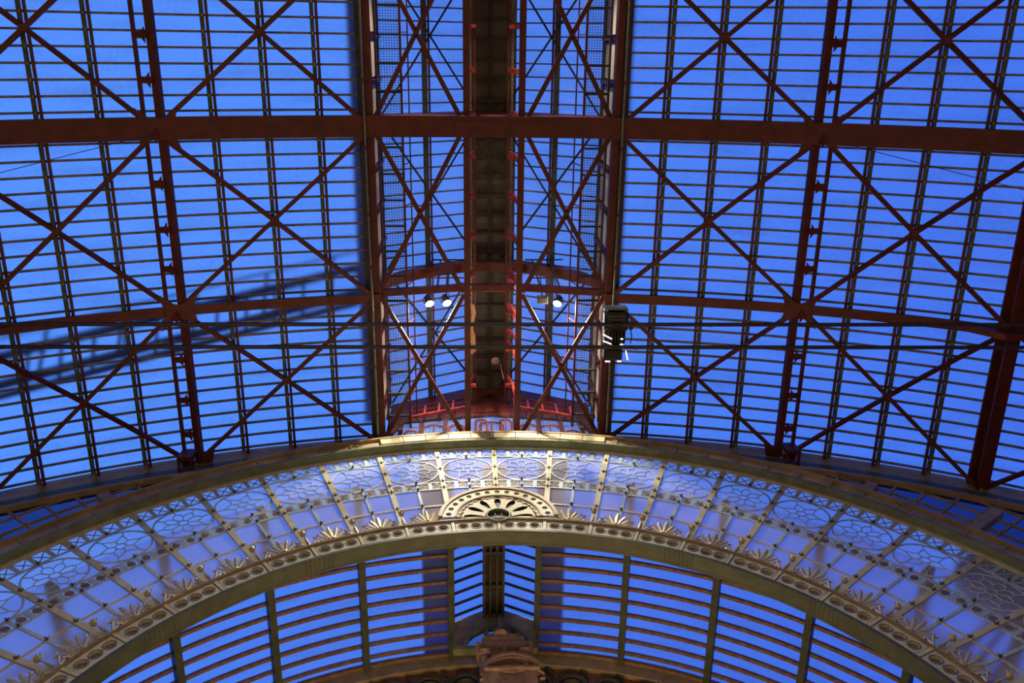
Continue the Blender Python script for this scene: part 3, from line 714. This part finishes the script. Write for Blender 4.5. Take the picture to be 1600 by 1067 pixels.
for a0 in (-28, 28, -52, 50):
    for i in range(7):
        for j in range(5): mb.dot(W(5.359, D(a0)+(i-3)*.012, YF+.02+.04*j), (-S(D(a0)), 0, -Cc(D(a0))), .012)
mb.build('soffit_plate', [GREEN, OLIVED], t)
# round bracket at the lower right
mb = MB(); mb.sweep([[ (x, 6.62, z) for x, z in [(W(5.0, D(62), 0)[0]+.16*Cc(q*PI/6), W(5.0, D(62), 0)[2]+.26*S(q*PI/6)) for q in range(12)]], [(x, 7.0, z) for x, z in [(W(5.0, D(62), 0)[0]+.16*Cc(q*PI/6), W(5.0, D(62), 0)[2]+.26*S(q*PI/6)) for q in range(12)]]])

# fan rosette over the crown
FZ = 11.49+EYE
t = thing('fan_rosette', (0, 6.72, FZ), 'half-round cream fan panel with pierced petals on the arch crown', 'ornament')
def fp(r, a): return (r*Cc(a), FZ+r*S(a))
mb = MB(); rg = []; Y0 = 6.73
def cell(mb, r0, r1, a0, a1, hole, y0, y1):
    out = [fp(r0, a0+(a1-a0)*i/4) for i in range(5)]; out = [fp(r1, a0+(a1-a0)*i/4) for i in range(5)] + out[::-1]
    # non-convex inner edge is tiny; acceptable
    mb.holed(out, hole, y0, y1)
NH = 15
for i in range(NH):
    a0, a1 = PI*(i-.0)/NH, PI*(i+1)/NH; am = (a0+a1)/2; c = fp(.755, am)
    cell(mb, .66, .845, a0, a1, [(c[0]+.035*Cc(2*PI*q/14), c[1]+.035*S(2*PI*q/14)) for q in range(14)], Y0, Y0+.03)
    rg.append(MB().sweep([[(c[0]+q*Cc(2*PI*z/14), yy, c[1]+q*S(2*PI*z/14)) for z in range(14)] for q, yy in ((.034, Y0+.01), (.036, Y0-.006), (.046, Y0))], False, False))
o = mb.build('outer_band', CREAM, t); [q.build('rim', GREYR, o) for q in rg]
mb = MB()
for r, w, yy in ((.875, .06, Y0-.03), (.65, .035, Y0-.02)): mb.wpoly([fp(r, PI*i/40) for i in range(41)], w, yy+.01, Y0+.03)
mb.build('moulding', TAN, t)
mb = MB(); NP = 7
for i in range(NP):
    am = PI*(i)/(NP-1); w = PI/(NP-1)/2; a0, a1 = max(am-w, -.06), min(am+w, PI+.06)
    hole = []
    for q in range(20):
        th = 2*PI*q/20; rr_ = .375+.155*Cc(th); ww = (.018+.052*((rr_-.22)/.31)**.9)*S(th)
        hole.append((rr_*Cc(am)-ww*S(am)*1.0, FZ+.03+rr_*S(am)+ww*Cc(am)))
    out = [(r_*Cc(a), FZ+.03+r_*S(a)) for r_, a in [(.18, a0), (.56, a0), (.58, am), (.56, a1), (.18, a1)]]
    if i in (0, NP-1):
        hole = [(h[0], max(h[1], FZ-.03)) for h in hole]
    mb.holed(out, hole, Y0+.01, Y0+.022)
mb.wpoly([(.60*Cc(PI*i/30), FZ+.02+.60*S(PI*i/30)) for i in range(31)], .10, Y0+.01, Y0+.03)
pl = mb.build('petal_plate', CREAM, t)
mb = MB()
for i in range(NP-1):
    am = PI*(i+.5)/(NP-1)
    c = fp(.60, am)
    mb.wpoly([fp(.56, am-.2), fp(.605, am-.1), fp(.55, am), fp(.605, am+.1), fp(.56, am+.2)], .018, Y0-.0, Y0+.015)
mb.build('cusp_moulding', TAN, t)
mb = MB(); mb.sweep([[(q*Cc(2*PI*z/20), yy, FZ+.04+q*S(2*PI*z/20)) for z in range(20)] for q, yy in ((.165, Y0+.04), (.165, Y0-.012), (.18, Y0-.014), (.205, Y0+.01))], False, False); mb.build('hub_ring', OLIVE, t)
mb = MB(); mb.add([(.17*Cc(2*PI*z/20), Y0+.04, FZ+.04+.17*S(2*PI*z/20)) for z in range(20)], [tuple(range(20))])
for x in (-.05, .05): mb.box(x-.006, x+.006, Y0+.02, Y0+.03, FZ-.12, FZ+.2)
mb.build('hub_grille', BLACK, t)
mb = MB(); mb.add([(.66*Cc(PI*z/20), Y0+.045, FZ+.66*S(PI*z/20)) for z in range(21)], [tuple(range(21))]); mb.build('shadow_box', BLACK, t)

# palmettes and scrolls standing on the inner arch (local frame: u along the arch, z radially out)
def leaf(mb, x0, z0, ang, L, w, curl=0., n=6, y=0.):
    secs = []
    for i in range(n+1):
        q = i/n; a = ang+curl*q; cx = x0+S(ang+curl*q*.5)*L*q; cz = z0+Cc(ang+curl*q*.5)*L*q
        ww = w*(S(PI*(q*.84+.08))**.7)*(.35+.65*q) + .002; d = (Cc(a), -S(a)); yb = y-.03*q*q
        secs.append([(cx-d[0]*ww, yb, cz-d[1]*ww), (cx, yb-.009, cz), (cx+d[0]*ww, yb, cz+d[1]*ww), (cx, yb+.004, cz)])
    mb.sweep(secs)
t0 = thing('palmette_ornament', (0, 0, 0), 'x', 'ornament')
mb = MB()
for k, (a, L, w) in enumerate([(0, .40, .062), (-.36, .36, .052), (.36, .36, .052), (-.72, .31, .046), (.72, .31, .046), (-1.08, .26, .04), (1.08, .26, .04), (-1.4, .2, .03), (1.4, .2, .03)]):
    leaf(mb, a*.02, .06, a, L, w, a*.25)
mb.build('leaf_fan', GOLD, t0, smooth=False)
mb = MB(); mb.lathe((0, -.02, .03), [(.02, -.02), (.045, 0), (.05, .02), (.03, .05), (.012, .08)], 8)
for s2 in (-1, 1):
    mb.tube([(s2*.03, 0, .03), (s2*.12, 0, .02), (s2*.19, 0, .05), (s2*.21, 0, .1), (s2*.17, 0, .12), (s2*.15, 0, .09)], [.018, .017, .016, .015, .017, .024], 6)
mb.build('scroll_base', GOLD, t0)
s0 = thing('scroll_ornament', (0, 0, 0), 'x', 'ornament')
mb = MB()
for s2 in (-1, 1):
    mb.tube([(s2*.02, 0, 0), (s2*.07, -.01, .06), (s2*.16, -.01, .09), (s2*.20, -.01, .16), (s2*.17, -.01, .25), (s2*.13, -.01, .28)], [.02, .02, .018, .016, .014, .008], 6)
    mb.tube([(s2*.12, 0, .03), (s2*.22, 0, .02), (s2*.28, 0, .06), (s2*.28, 0, .12), (s2*.23, 0, .13), (s2*.22, 0, .09)], [.017, .016, .015, .014, .016, .026], 6)
    leaf(mb, s2*.05, .02, s2*.35, .24, .03, s2*.5)
    leaf(mb, s2*.17, .2, -s2*.1, .14, .02, s2*1.4)
mb.build('scroll', GOLD, s0)
mb = MB(); leaf(mb, 0, 0, 0, .28, .045); mb.tube([(-.0, -.02, .1), (0, -.03, .3), (0, -.04, .38)], [.018, .012, .01], 6); mb.build('centre_leaf', GOLD, s0)
mb = MB(); mb.lathe((0, -.04, .40), [(.012, -.03), (.04, -.01), (.055, .03), (.03, .035), (.01, .06)], 8)
for k in range(5): leaf(mb, 0, .40, -1+.5*k, .09, .018, 0, 4, -.04)
mb.build('bud', GOLD, s0)
first = [True, True]
def place(o, a, k=1): o.scale = (k, 1, k); o.location = W(5.735, a, 6.79); o.rotation_euler = (0, a, 0)
def ord_lab(k): return ORD[k]
nn = 0
for k in range(-KM, KM):
    a = (k+.5)*A7
    if abs(k+.5) < 1.2: continue
    o = t0 if first[0] else copy_tree(t0); first[0] = False; place(o, a, .8)
    sd = 'left' if k < 0 else 'right'; q = int(abs(k+.5)-1.5)
    tag(o, 'gilded palmette standing on the inner arch, %s to the %s of the fan panel' % (ORD[q], sd), 'ornament', 'gilded palmettes on the inner arch')
for k in range(-KM, KM+1):
    if abs(k) < 2: continue
    o = s0 if first[1] else copy_tree(s0); first[1] = False; place(o, k*A7, .82)
    sd = 'left' if k < 0 else 'right'
    tag(o, 'gilded budding scroll on the inner arch, %s to the %s of the fan panel' % (ORD[abs(k)-2], sd), 'ornament', 'gilded scrolls on the inner arch')

# ------------------------------------------------------------------ porch roof beyond the arch
RP, HP = 8.0, 13.3+EYE; PZ = HP-RP; YP0, YP1 = 7.0, 10.62
def PW(r, a, y): return (r*S(a), y, PZ+r*Cc(a))
ang = [.0983, .295, .4915, .688, .8845, 1.05]
def psweep(mb, r0, r1, y0, y1, a0, a1, n=10):
    secs = []
    for i in range(n+1):
        a = a0+(a1-a0)*i/n; secs.append([PW(r0, a, y0), PW(r0, a, y1), PW(r1, a, y1), PW(r1, a, y0)])
    return mb.sweep(secs)
for sd in (-1, 1):
    mb = MB()
    for i in range(24):
        a, b = sd*(ang[0]+(1.3-ang[0])*i/24), sd*(ang[0]+(1.3-ang[0])*(i+1)/24)
        mb.add([PW(RP, a, YP0), PW(RP, b, YP0), PW(RP, b, YP1), PW(RP, a, YP1)], [(0, 1, 2, 3)])
    zi = HP+.0; mb.add([(sd*.785, YP0, HP-.03), (sd*.785, 9.95, HP-.03), (sd*.2, 9.95, HP+.32), (sd*.2, YP0, HP+.32)], [(0, 1, 2, 3)])
    tag(mb.build('ceiling', G_PORCH), 'blue glass over the %s half of the porch beyond the inner arch' % SIDE[sd], 'glass roof', kind='structure')
    for i, a in enumerate(ang):
        t = thing('porch_purlin', PW(RP, sd*a, 9), 'olive rafter of the porch roof, %s out from the ridge on the %s' % (ORD[i], SIDE[sd]), 'rafter')
        x, y, z = PW(RP, sd*a, 0); nx, nz = S(sd*a), Cc(a)
        MB().seg((x-nx*.12, YP0, z-nz*.12), (x-nx*.12, YP1, z-nz*.12), .10, .2, (nx, 0, nz)).build('rib', OLIVED, t)
        MB().seg((x-nx*.23, YP0, z-nz*.23), (x-nx*.23, YP1, z-nz*.23), .11, .02, (nx, 0, nz)).build('flange', GREEN, t)
    for k in range(9):
        y = 8.507+.2725*k - .2725*1
        mb = MB(); psweep(mb, RP-.07, RP-.01, y-.03, y+.03, sd*ang[0], sd*1.2, 24)
        tag(mb.build('porch_glazing_bar', BRONZE, loc=PW(RP, sd*.5, y)), 'bronze-brown bar across the %s porch glass, %s down from the inner arch' % (SIDE[sd], ORD[k]), 'glazing bar', 'glazing bars of the %s porch roof' % SIDE[sd])
    for k in range(8):
        y = 8.40+.2362*k
        if y > 9.95: continue
        mb = MB(); mb.seg((sd*.76, y, HP-.06), (sd*.21, y, HP+.27), .035, .04)
        tag(mb.build('porch_lantern_bar', DARK, loc=(sd*.5, y, HP+.1)), 'dark bar in the %s porch ridge pane, %s down from the inner arch' % (SIDE[sd], ORD[k]), 'glazing bar', 'bars of the %s porch ridge pane' % SIDE[sd])
    tag(MB().box(*sorted((sd*.80, sd*1.32)), 7.0, 11.6, HP+.5, HP+.55).build('porch_eave', EAVE, loc=(sd*.9, 9, HP+.3)), 'shade-blue eave board outside the %s side of the porch ridge' % SIDE[sd], 'eave')  # sized to give the shaded strip beside the porch ridge
    mb = MB(); psweep(mb, RP-.12, RP-.03, YP1-.08, YP1-.0, sd*ang[0], sd*1.2, 24)
    tag(mb.build('end_rail', BRONZE, loc=PW(RP, sd*.5, YP1)), 'bronze-brown curved rail ending the %s porch glass' % SIDE[sd], 'rail')
t = thing('porch_ridge', (0, 8.5, HP+.2), 'dark boxed ridge beam of the porch roof', 'beam')
MB().box(-.2, .2, YP0, 10.0, HP+.22, HP+.34).build('boarding', DARK, t)
for x in (-.17, -.06, .06, .17): MB().box(x-.02, x+.02, YP0, 10.0, HP+.12, HP+.24).build('batten', OLIVED, t)
for y in (7.9, 8.6, 9.3): MB().box(-.18, .18, y-.02, y+.02, HP+.1, HP+.16).build('cross_batten', OLIVED, t)
# porch end: lunette, wall, brick
t = thing('window_5', (.03, 10.0, HP), 'small fanlight lunette below the porch ridge', 'window', kind='structure')
mb = MB()
lc, lr = (.055, 12.58+EYE), .60
n = 16
for i in range(n):
    a, b = PI*i/n, PI*(i+1)/n
    def outp(t_):
        x = .0+.73*max(-1, min(1, 1.35*Cc(t_))); z = HP+.34-.6*max(0, abs(x)-.2); return x, lc[1] if abs(Cc(t_)) > .999 else z
    p0, p1 = (lc[0]+lr*Cc(a), lc[1]+lr*S(a)), (lc[0]+lr*Cc(b), lc[1]+lr*S(b)); q0, q1 = outp(a), outp(b)
    mb.add([(p0[0], 9.98, p0[1]), (p1[0], 9.98, p1[1]), (q1[0], 9.98, q1[1]), (q0[0], 9.98, q0[1]), (p0[0], 10.1, p0[1]), (p1[0], 10.1, p1[1])], [(0, 1, 2, 3), (0, 4, 5, 1)])
mb.build('surround', BAND, t)
mb = MB(); mb.wpoly([(lc[0]+lr*.97*Cc(PI*i/24), lc[1]+lr*.97*S(PI*i/24)) for i in range(25)], .06, 9.94, 10.02); mb.box(lc[0]-.24, lc[0]-.16, 9.95, 10.02, lc[1], lc[1]+.57); mb.box(lc[0]+.16, lc[0]+.24, 9.95, 10.02, lc[1], lc[1]+.57); mb.box(-.73, .73, 9.92, 10.05, lc[1]-.1, lc[1]); mb.build('frame', OLIVE, t)
MB().add([(-.6, 10.06, lc[1]), (.66, 10.06, lc[1]), (.66, 10.06, lc[1]+.65), (-.6, 10.06, lc[1]+.65)], [(0, 1, 2, 3)]).build('pane', G_LUN, t)
# end wall of the porch
mb = MB(); n = 50
pts = [PW(RP-.05, -1.25+2.5*i/n, 10.66) for i in range(n+1)]
for p, q in zip(pts, pts[1:]): mb.add([(p[0], 10.66, ZF), (q[0], 10.66, ZF), q, p], [(0, 1, 2, 3)])
tag(mb.build('wall_far', BRICK), 'orange glazed brick end wall of the porch', 'wall', kind='structure')
tag(MB().box(-12.2, 12.2, 10.75, 10.9, ZF, 12).build('wall_far', WALLM), 'plain wall behind the brick end of the porch', 'wall', kind='structure')
t = thing('wall_band', (0, 10.6, HP), 'riveted brown-green band along the top of the brick wall', 'band')
psweep(MB(), RP-.42, RP-.1, 10.56, 10.66, -1.2, 1.2, 50).build('band_plate', BAND, t)
psweep(MB(), RP-.16, RP-.1, 10.5, 10.6, -1.2, 1.2, 50).build('moulding', BRONZE, t)
mb = MB()
for k in range(-40, 41):
    if abs(k) % 9 in (3, 4, 5):
        for j in range(5): mb.dot(PW(RP-.2-.045*j, k*.022, 10.559), (0, -1, 0), .013)
mb.build('rivet_line', OLIVE, t)
k = 0
for j in range(-4, 5):
    if j == 0: continue
    x = j*.62+.1; a = math.asin(x/RP); zc_ = PZ+(RP-.92)*Cc(a)
    t = thing('blind_arch', (x, 10.6, zc_), 'round arch ring of dark tracery on the brick wall, %s %s of the stone dormer' % (ORD[abs(j)-1], 'left' if j < 0 else 'right'), 'arch ring')
    MB().wpoly([(x+.25*Cc(2*PI*i/28), zc_+.25*S(2*PI*i/28)) for i in range(28)], .035, 10.55, 10.66, True).build('outer_ring', OLIVED, t)
    MB().wpoly([(x+.16*Cc(2*PI*i/24), zc_+.16*S(2*PI*i/24)) for i in range(24)], .022, 10.57, 10.66, True).build('inner_ring', OLIVED, t)
    MB().wpoly([(x+.31, zc_-.4), (x+.31, zc_+.3), (x+.2, zc_+.42)], .03, 10.58, 10.66).build('post', OLIVED, t)
# stone dormer
AX, AY = .14, 9.6
t = thing('stone_dormer', (AX, AY, 11+EYE), 'carved sandstone dormer with segmental pediment and pointed finial', 'dormer')
mb = MB(); mb.lathe((AX-.05, AY, 12.46+EYE), [(.12, -.06), (.13, -.02), (.10, .0), (.115, .05), (.07, .1), (.055, .14), (.035, .25), (.02, .40), (.004, .48)], 14); mb.build('finial', STONE, t, smooth=True)
mb = MB()
secs = []
for yy in (AY-.03, AY+.2):
    secs.append([(AX+u, yy, v+EYE) for u, v in [(-.36, 12.2), (-.38, 12.28), (-.34, 12.36), (-.25, 12.42), (-.1, 12.44), (.0, 12.44), (.14, 12.42), (.26, 12.42), (.33, 12.35), (.36, 12.28), (.34, 12.2)]])
mb.sweep(secs)
for i in range(5):
    mb.wpoly([(AX-.28+.14*i+.065*Cc(PI+PI*q/8), 12.37+EYE+.06*S(PI+PI*q/8)) for q in range(9)], .015, AY-.04, AY-.02)
mb.build('crest', STONE, t)
mb = MB(); mb.box(AX-.48, AX+.48, AY-.04, AY+.3, 12.16+EYE, 12.2+EYE); mb.box(AX-.46, AX+.46, AY-.02, AY+.3, 12.10+EYE, 12.16+EYE); mb.build('cornice', STONE, t)
MB().box(AX-.42, AX+.42, AY+.06, AY+.3, 10.6+EYE, 12.1+EYE).build('body', STONE, t)
for x in (AX-.34, AX+.34):
    mb = MB(); mb.lathe((x, AY+.0, 11.6+EYE), [(.06, -1), (.055, .18), (.065, .2), (.065, .22), (.05, .24), (.06, .3), (.095, .36), (.1, .38)], 12); mb.box(x-.1, x+.1, AY-.06, AY+.07, 11.98+EYE, 12.03+EYE)
    for s2 in (-1, 1): mb.lathe((x+s2*.07, AY-.05, 11.93+EYE), [(.035, -.02), (.035, .02)], 10, 'y')
    mb.build('column', STONE, t)
mb = MB(); mb.box(AX-.05, AX+.05, AY-.02, AY+.07, 11.95+EYE, 12.1+EYE); mb.lathe((AX, AY-.03, 12.0+EYE), [(.04, -.02), (.04, .02)], 10, 'y'); mb.build('keystone', STONE, t)
mb = MB(); PX = AX+.1; pr_ = [(PX+.44*Cc(D(18)+D(144)*i/16)/.951, 11.42+EYE+.42*S(D(18)+D(144)*i/16)) for i in range(17)]
mb.wpoly(pr_, .06, AY-.1, AY+.07); mb.wpoly([(a, b-.065) for a, b in pr_], .03, AY-.08, AY+.07); mb.box(PX-.45, PX+.45, AY-.1, AY+.07, 11.48+EYE, 11.53+EYE); mb.build('pediment', STONE, t)
mb = MB(); mb.box(PX-.4, PX+.4, AY-.04, AY+.07, 10.7+EYE, 11.48+EYE); mb.build('lower_body', STONE, t)
mb = MB(); mb.box(PX-.22, PX+.22, AY-.05, AY-.03, 10.7+EYE, 11.36+EYE); mb.build('niche', BRONZE, t)
mb = MB()
for s2 in (-1, 1):
    leaf(mb, PX, 11.40+EYE, s2*1.4, .2, .03, .2*s2, 6, AY-.07)
    mb.tube([(PX+s2*.42, AY-.02, 11.5+EYE), (PX+s2*.5, AY-.02, 11.42+EYE), (PX+s2*.5, AY-.02, 11.3+EYE), (PX+s2*.44, AY-.02, 11.3+EYE)], .03, 6)
leaf(mb, PX, 11.38+EYE, 0, .12, .04, 0, 6, AY-.07); mb.build('carving', STONE, t)

# ------------------------------------------------------------------ suspended pipes, wires, stage lamp
def PZ10(a, b, name, lab, cat, r=.02, m=CABLE):
    a = Vector(a)+Vector((0, 0, EYE)); b = Vector(b)+Vector((0, 0, EYE)); d = (b-a); a2, b2 = a-d*.25, b+d*.25
    mb = MB(); mb.tube([a2, b2], r, 8)
    o = mb.build(name, m, loc=a.lerp(b, .5)); tag(o, lab, cat); return a2, b2, o
for (a, b, lab) in (((-5.961, 3.192, 10), (6.519, 3.245, 10), 'upper of two long dark pipes strung across the hall'), ((-6.01, 3.475, 10), (6.583, 3.548, 10), 'lower of two long dark pipes strung across the hall')):
    a2, b2, o = PZ10(a, b, 'suspended_pipe', lab, 'pipe', .021)
    for q in (.2, .33, .41, .5, .56, .62, .7, .78, .9):
        p = a2.lerp(b2, q+.011*(a[1] > 3.3)); MB().tube([p-Vector((.03, 0, 0)), p+Vector((.03, 0, 0))], .025, 8).build('coupling', DARK, o)
    mb = MB(); mb.tube([a2+Vector((0, -.02, .014)), b2+Vector((0, -.02, .014))], .006, 5); mb.build('cable', BLACK, o)
for a, b, s in (((-7.6, 1.94, 13), (-5.007, 1.282, 13.2), 'left'), ((4.918, 1.273, 13.2), (8.6, 2.13, 13), 'right')):
    mb = MB(); A_ = Vector(a)+Vector((0, 0, EYE)); B_ = Vector(b)+Vector((0, 0, EYE)); pts = [A_.lerp(B_, i/12)-Vector((0, 0, .08*S(PI*i/12))) for i in range(13)]
    mb.tube(pts, .006, 5); tag(mb.build('steel_wire', DARK, loc=A_), 'thin sagging steel wire at the %s ladder purlin' % s, 'wire')
FX, FY, FZZ = 1.37, 3.36, 10.1+EYE
t = thing('stage_lamp', (FX, FY, FZZ), 'black moving-head stage lamp clamped to the two long pipes', 'stage lamp')
mb = MB(); 
def rbox(mb, cx, cy, cz, wx, wy, wz, ch=.02):
    secs = []
    for z, k in ((-wz/2, ch), (-wz/2+ch, 0), (wz/2-ch, 0), (wz/2, ch)):
        x, y = wx/2-k, wy/2-k; c = ch*.8
        secs.append([(cx+a, cy+b, cz+z) for a, b in ((-x+c, -y), (x-c, -y), (x, -y+c), (x, y-c), (x-c, y), (-x+c, y), (-x, y-c), (-x, -y+c))])
    mb.sweep(secs)
rbox(mb, FX+.0, 3.19, FZZ, .30, .24, .2, .03); mb.build('head', BLACK, t)
mb = MB(); rbox(mb, FX+.0, 3.06, FZZ+.02, .29, .08, .16, .03); mb.build('head_cap', CAPG, t)
mb = MB(); rbox(mb, FX+.0, 3.12, FZZ-.09, .24, .05, .03, .01); mb.tube([(FX-.1, 3.145, FZZ-.11), (FX, 3.155, FZZ-.115), (FX+.1, 3.145, FZZ-.11)], .012, 6); mb.build('head_grip', OLIVED, t)
mb = MB()
for k in range(6): mb.box(FX-.10+k*.04, FX-.085+k*.04, 3.27, 3.46, FZZ-.1, FZZ-.02)
mb.box(FX-.13, FX+.12, 3.28, 3.50, FZZ-.02, FZZ+.12); mb.build('yoke', BLACK, t)
mb = MB(); rbox(mb, FX-.02, 3.62, FZZ, .23, .15, .18, .02); mb.build('base', BLACK, t)
mb = MB(); rbox(mb, FX+.19, 3.26, FZZ, .05, .1, .1, .01); mb.tube([(FX+.19, 3.3, FZZ), (FX+.21, 3.4, FZZ-.02), (FX+.2, 3.5, FZZ)], .007, 6); mb.build('cable_box', BLACK, t)
VENT = emis('vent_glow', (1, .95, .88), 2.2)
for x, y, w, sl in ((FX-.11, 3.37, .11, .03), (FX-.11, 3.445, .1, .02), (FX+.07, 3.40, .03, 0), (FX+.07, 3.47, .03, 0)):
    MB().seg((x-w/2, y-sl, FZZ-.115), (x+w/2, y+sl, FZZ-.115), .014, .01).build('bright_vent', VENT, t)
for a, b in (((FX+.13, 3.56, FZZ-.1), (FX+.16, 3.68, FZZ-.1)), ((FX-.12, 3.70, FZZ-.095), (FX-.06, 3.702, FZZ-.095)), ((FX+.03, 3.70, FZZ-.095), (FX+.08, 3.702, FZZ-.095))): MB().seg(a, b, .014, .01).build('bright_vent', VENT, t)
for y in (3.217, 3.505): MB().box(FX-.04, FX+.04, y-.03, y+.03, FZZ-.14, FZZ-.03).build('pipe_clamp', BLACK, t)

# ------------------------------------------------------------------ service gantry outside, seen through the frosted glass
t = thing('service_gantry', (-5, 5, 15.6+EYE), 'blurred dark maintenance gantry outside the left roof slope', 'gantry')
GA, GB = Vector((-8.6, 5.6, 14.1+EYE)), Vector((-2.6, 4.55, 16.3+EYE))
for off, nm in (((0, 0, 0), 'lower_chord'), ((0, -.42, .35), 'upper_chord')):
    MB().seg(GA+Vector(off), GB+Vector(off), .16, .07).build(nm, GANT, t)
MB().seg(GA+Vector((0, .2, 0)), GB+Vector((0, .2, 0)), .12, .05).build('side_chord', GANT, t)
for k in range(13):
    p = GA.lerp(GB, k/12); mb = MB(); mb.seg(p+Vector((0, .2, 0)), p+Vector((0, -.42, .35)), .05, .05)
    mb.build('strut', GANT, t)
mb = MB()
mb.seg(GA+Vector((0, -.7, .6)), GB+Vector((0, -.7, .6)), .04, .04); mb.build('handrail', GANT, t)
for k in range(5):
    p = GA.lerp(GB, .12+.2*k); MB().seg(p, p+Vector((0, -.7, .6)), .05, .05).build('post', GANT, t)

TX, TZ = 7.45, 10.55+EYE  # added form outside the glass, standing in for a dark shadow
t = thing('shadow_form', (7.4, 7.6, 9.4+EYE), 'dark blurred form added behind the opal glass at far right for a shadow', 'shadow form')
MB().lathe((TX, 7.7, TZ), [(.12, -.45), (.35, -.35), (.62, -.05), (.66, .2), (.5, .5), (.2, .7), (.02, .8)], 14).build('shadow_blob', GANT, t)
for dx in (-.2, .0, .2): MB().seg((TX+dx*1.2, 7.7, TZ-.4), (TX-1.9+dx*2, 7.7, TZ-2.1), .07, .07).build('shadow_leg', GANT, t)
# ------------------------------------------------------------------ lights
def area(loc, tgt, w, h, e, c):  # large unseen area light, added as warm fill
    L = bpy.data.lights.new('warm_fill', 'AREA'); L.shape = 'RECTANGLE'; L.size = w; L.size_y = h; L.energy = e; L.color = c
    o = bpy.data.objects.new('warm_fill', L); col.objects.link(o); o.location = loc
    o.rotation_euler = (Vector(loc)-Vector(tgt)).to_track_quat('Z', 'Y').to_euler(); return o
area((0, 2, .3), (0, 2.5, 10), 14, 10, 265, (1, .66, .38))
area((0, -9, 5), (0, 7, 13.5), 8, 4, 190, (1, .74, .42))  # added from the front to brighten the end wall
area((0, 8.6, 7.5), (0, 9.6, 14), 5, 1.5, 210, (1, .66, .36))  # unseen light added in the porch to warm its bars and brick
area((-6, -3, 2.5), (-4, 7, 14), 3, 3, 110, (1, .78, .5))
def spot(loc, tgt, e, size, c, soft=.1, blend=.4):
    L = bpy.data.lights.new('spot', 'SPOT'); L.energy = e; L.spot_size = size; L.color = c; L.shadow_soft_size = soft; L.spot_blend = blend
    o = bpy.data.objects.new('spot_lamp', L); col.objects.link(o); o.location = loc
    o.rotation_euler = (Vector(loc)-Vector(tgt)).to_track_quat('Z', 'Y').to_euler(); return o
for x in (-1.0, 1.0):
    spot((x, 4.75, 15.6+EYE), (x*.3, 6.9, 12.2+EYE), 430, 1.7, (1, .9, .72), .03, .5)
    spot((x, -1.45, 15.8+EYE), (x*.8, .6, 14.6+EYE), 260, 2.2, (1, .9, .75), .05, .6)

# ------------------------------------------------------------------ sky
w = bpy.data.worlds.new('dusk'); bpy.context.scene.world = w; w.use_nodes = True; nt = w.node_tree
bg = nt.nodes['Background']; tc = nt.nodes.new('ShaderNodeTexCoord'); sx = nt.nodes.new('ShaderNodeSeparateXYZ')
nt.links.new(tc.outputs['Generated'], sx.inputs[0])
dt = nt.nodes.new('ShaderNodeVectorMath'); dt.operation = 'DOT_PRODUCT'; dt.inputs[1].default_value = (-.62, .12, .35); nt.links.new(tc.outputs['Generated'], dt.inputs[0])
rp = nt.nodes.new('ShaderNodeValToRGB'); nt.links.new(dt.outputs['Value'], rp.inputs[0])
rp.color_ramp.elements[0].position = .0; rp.color_ramp.elements[0].color = (.062, .20, .95, 1)
rp.color_ramp.elements[1].position = .7; rp.color_ramp.elements[1].color = (.105, .345, 1.15, 1)
nt.links.new(rp.outputs[0], bg.inputs[0]); bg.inputs[1].default_value = 1.0

# ------------------------------------------------------------------ camera
f, th, ro, ya, xc = 1351.39, 1.2365, -.1512, .1552, .448
fw = Vector((S(ya)*Cc(th), Cc(ya)*Cc(th), S(th))); up0 = Vector((-S(ya)*S(th), -Cc(ya)*S(th), Cc(th))); rt0 = Vector((Cc(ya), -S(ya), 0))
rt = rt0*Cc(ro)+up0*S(ro); up = -rt0*S(ro)+up0*Cc(ro)
cam = bpy.data.cameras.new('camera'); cam.sensor_width = 36; cam.lens = f*36/1600; cam.clip_end = 200
co = bpy.data.objects.new('camera', cam); col.objects.link(co)
M = Matrix(((rt.x, up.x, -fw.x), (rt.y, up.y, -fw.y), (rt.z, up.z, -fw.z)))
co.matrix_world = Matrix.Translation((-xc, 0, EYE)) @ M.to_4x4()
bpy.context.scene.camera = co
bpy.context.scene.view_settings.view_transform = 'Standard'
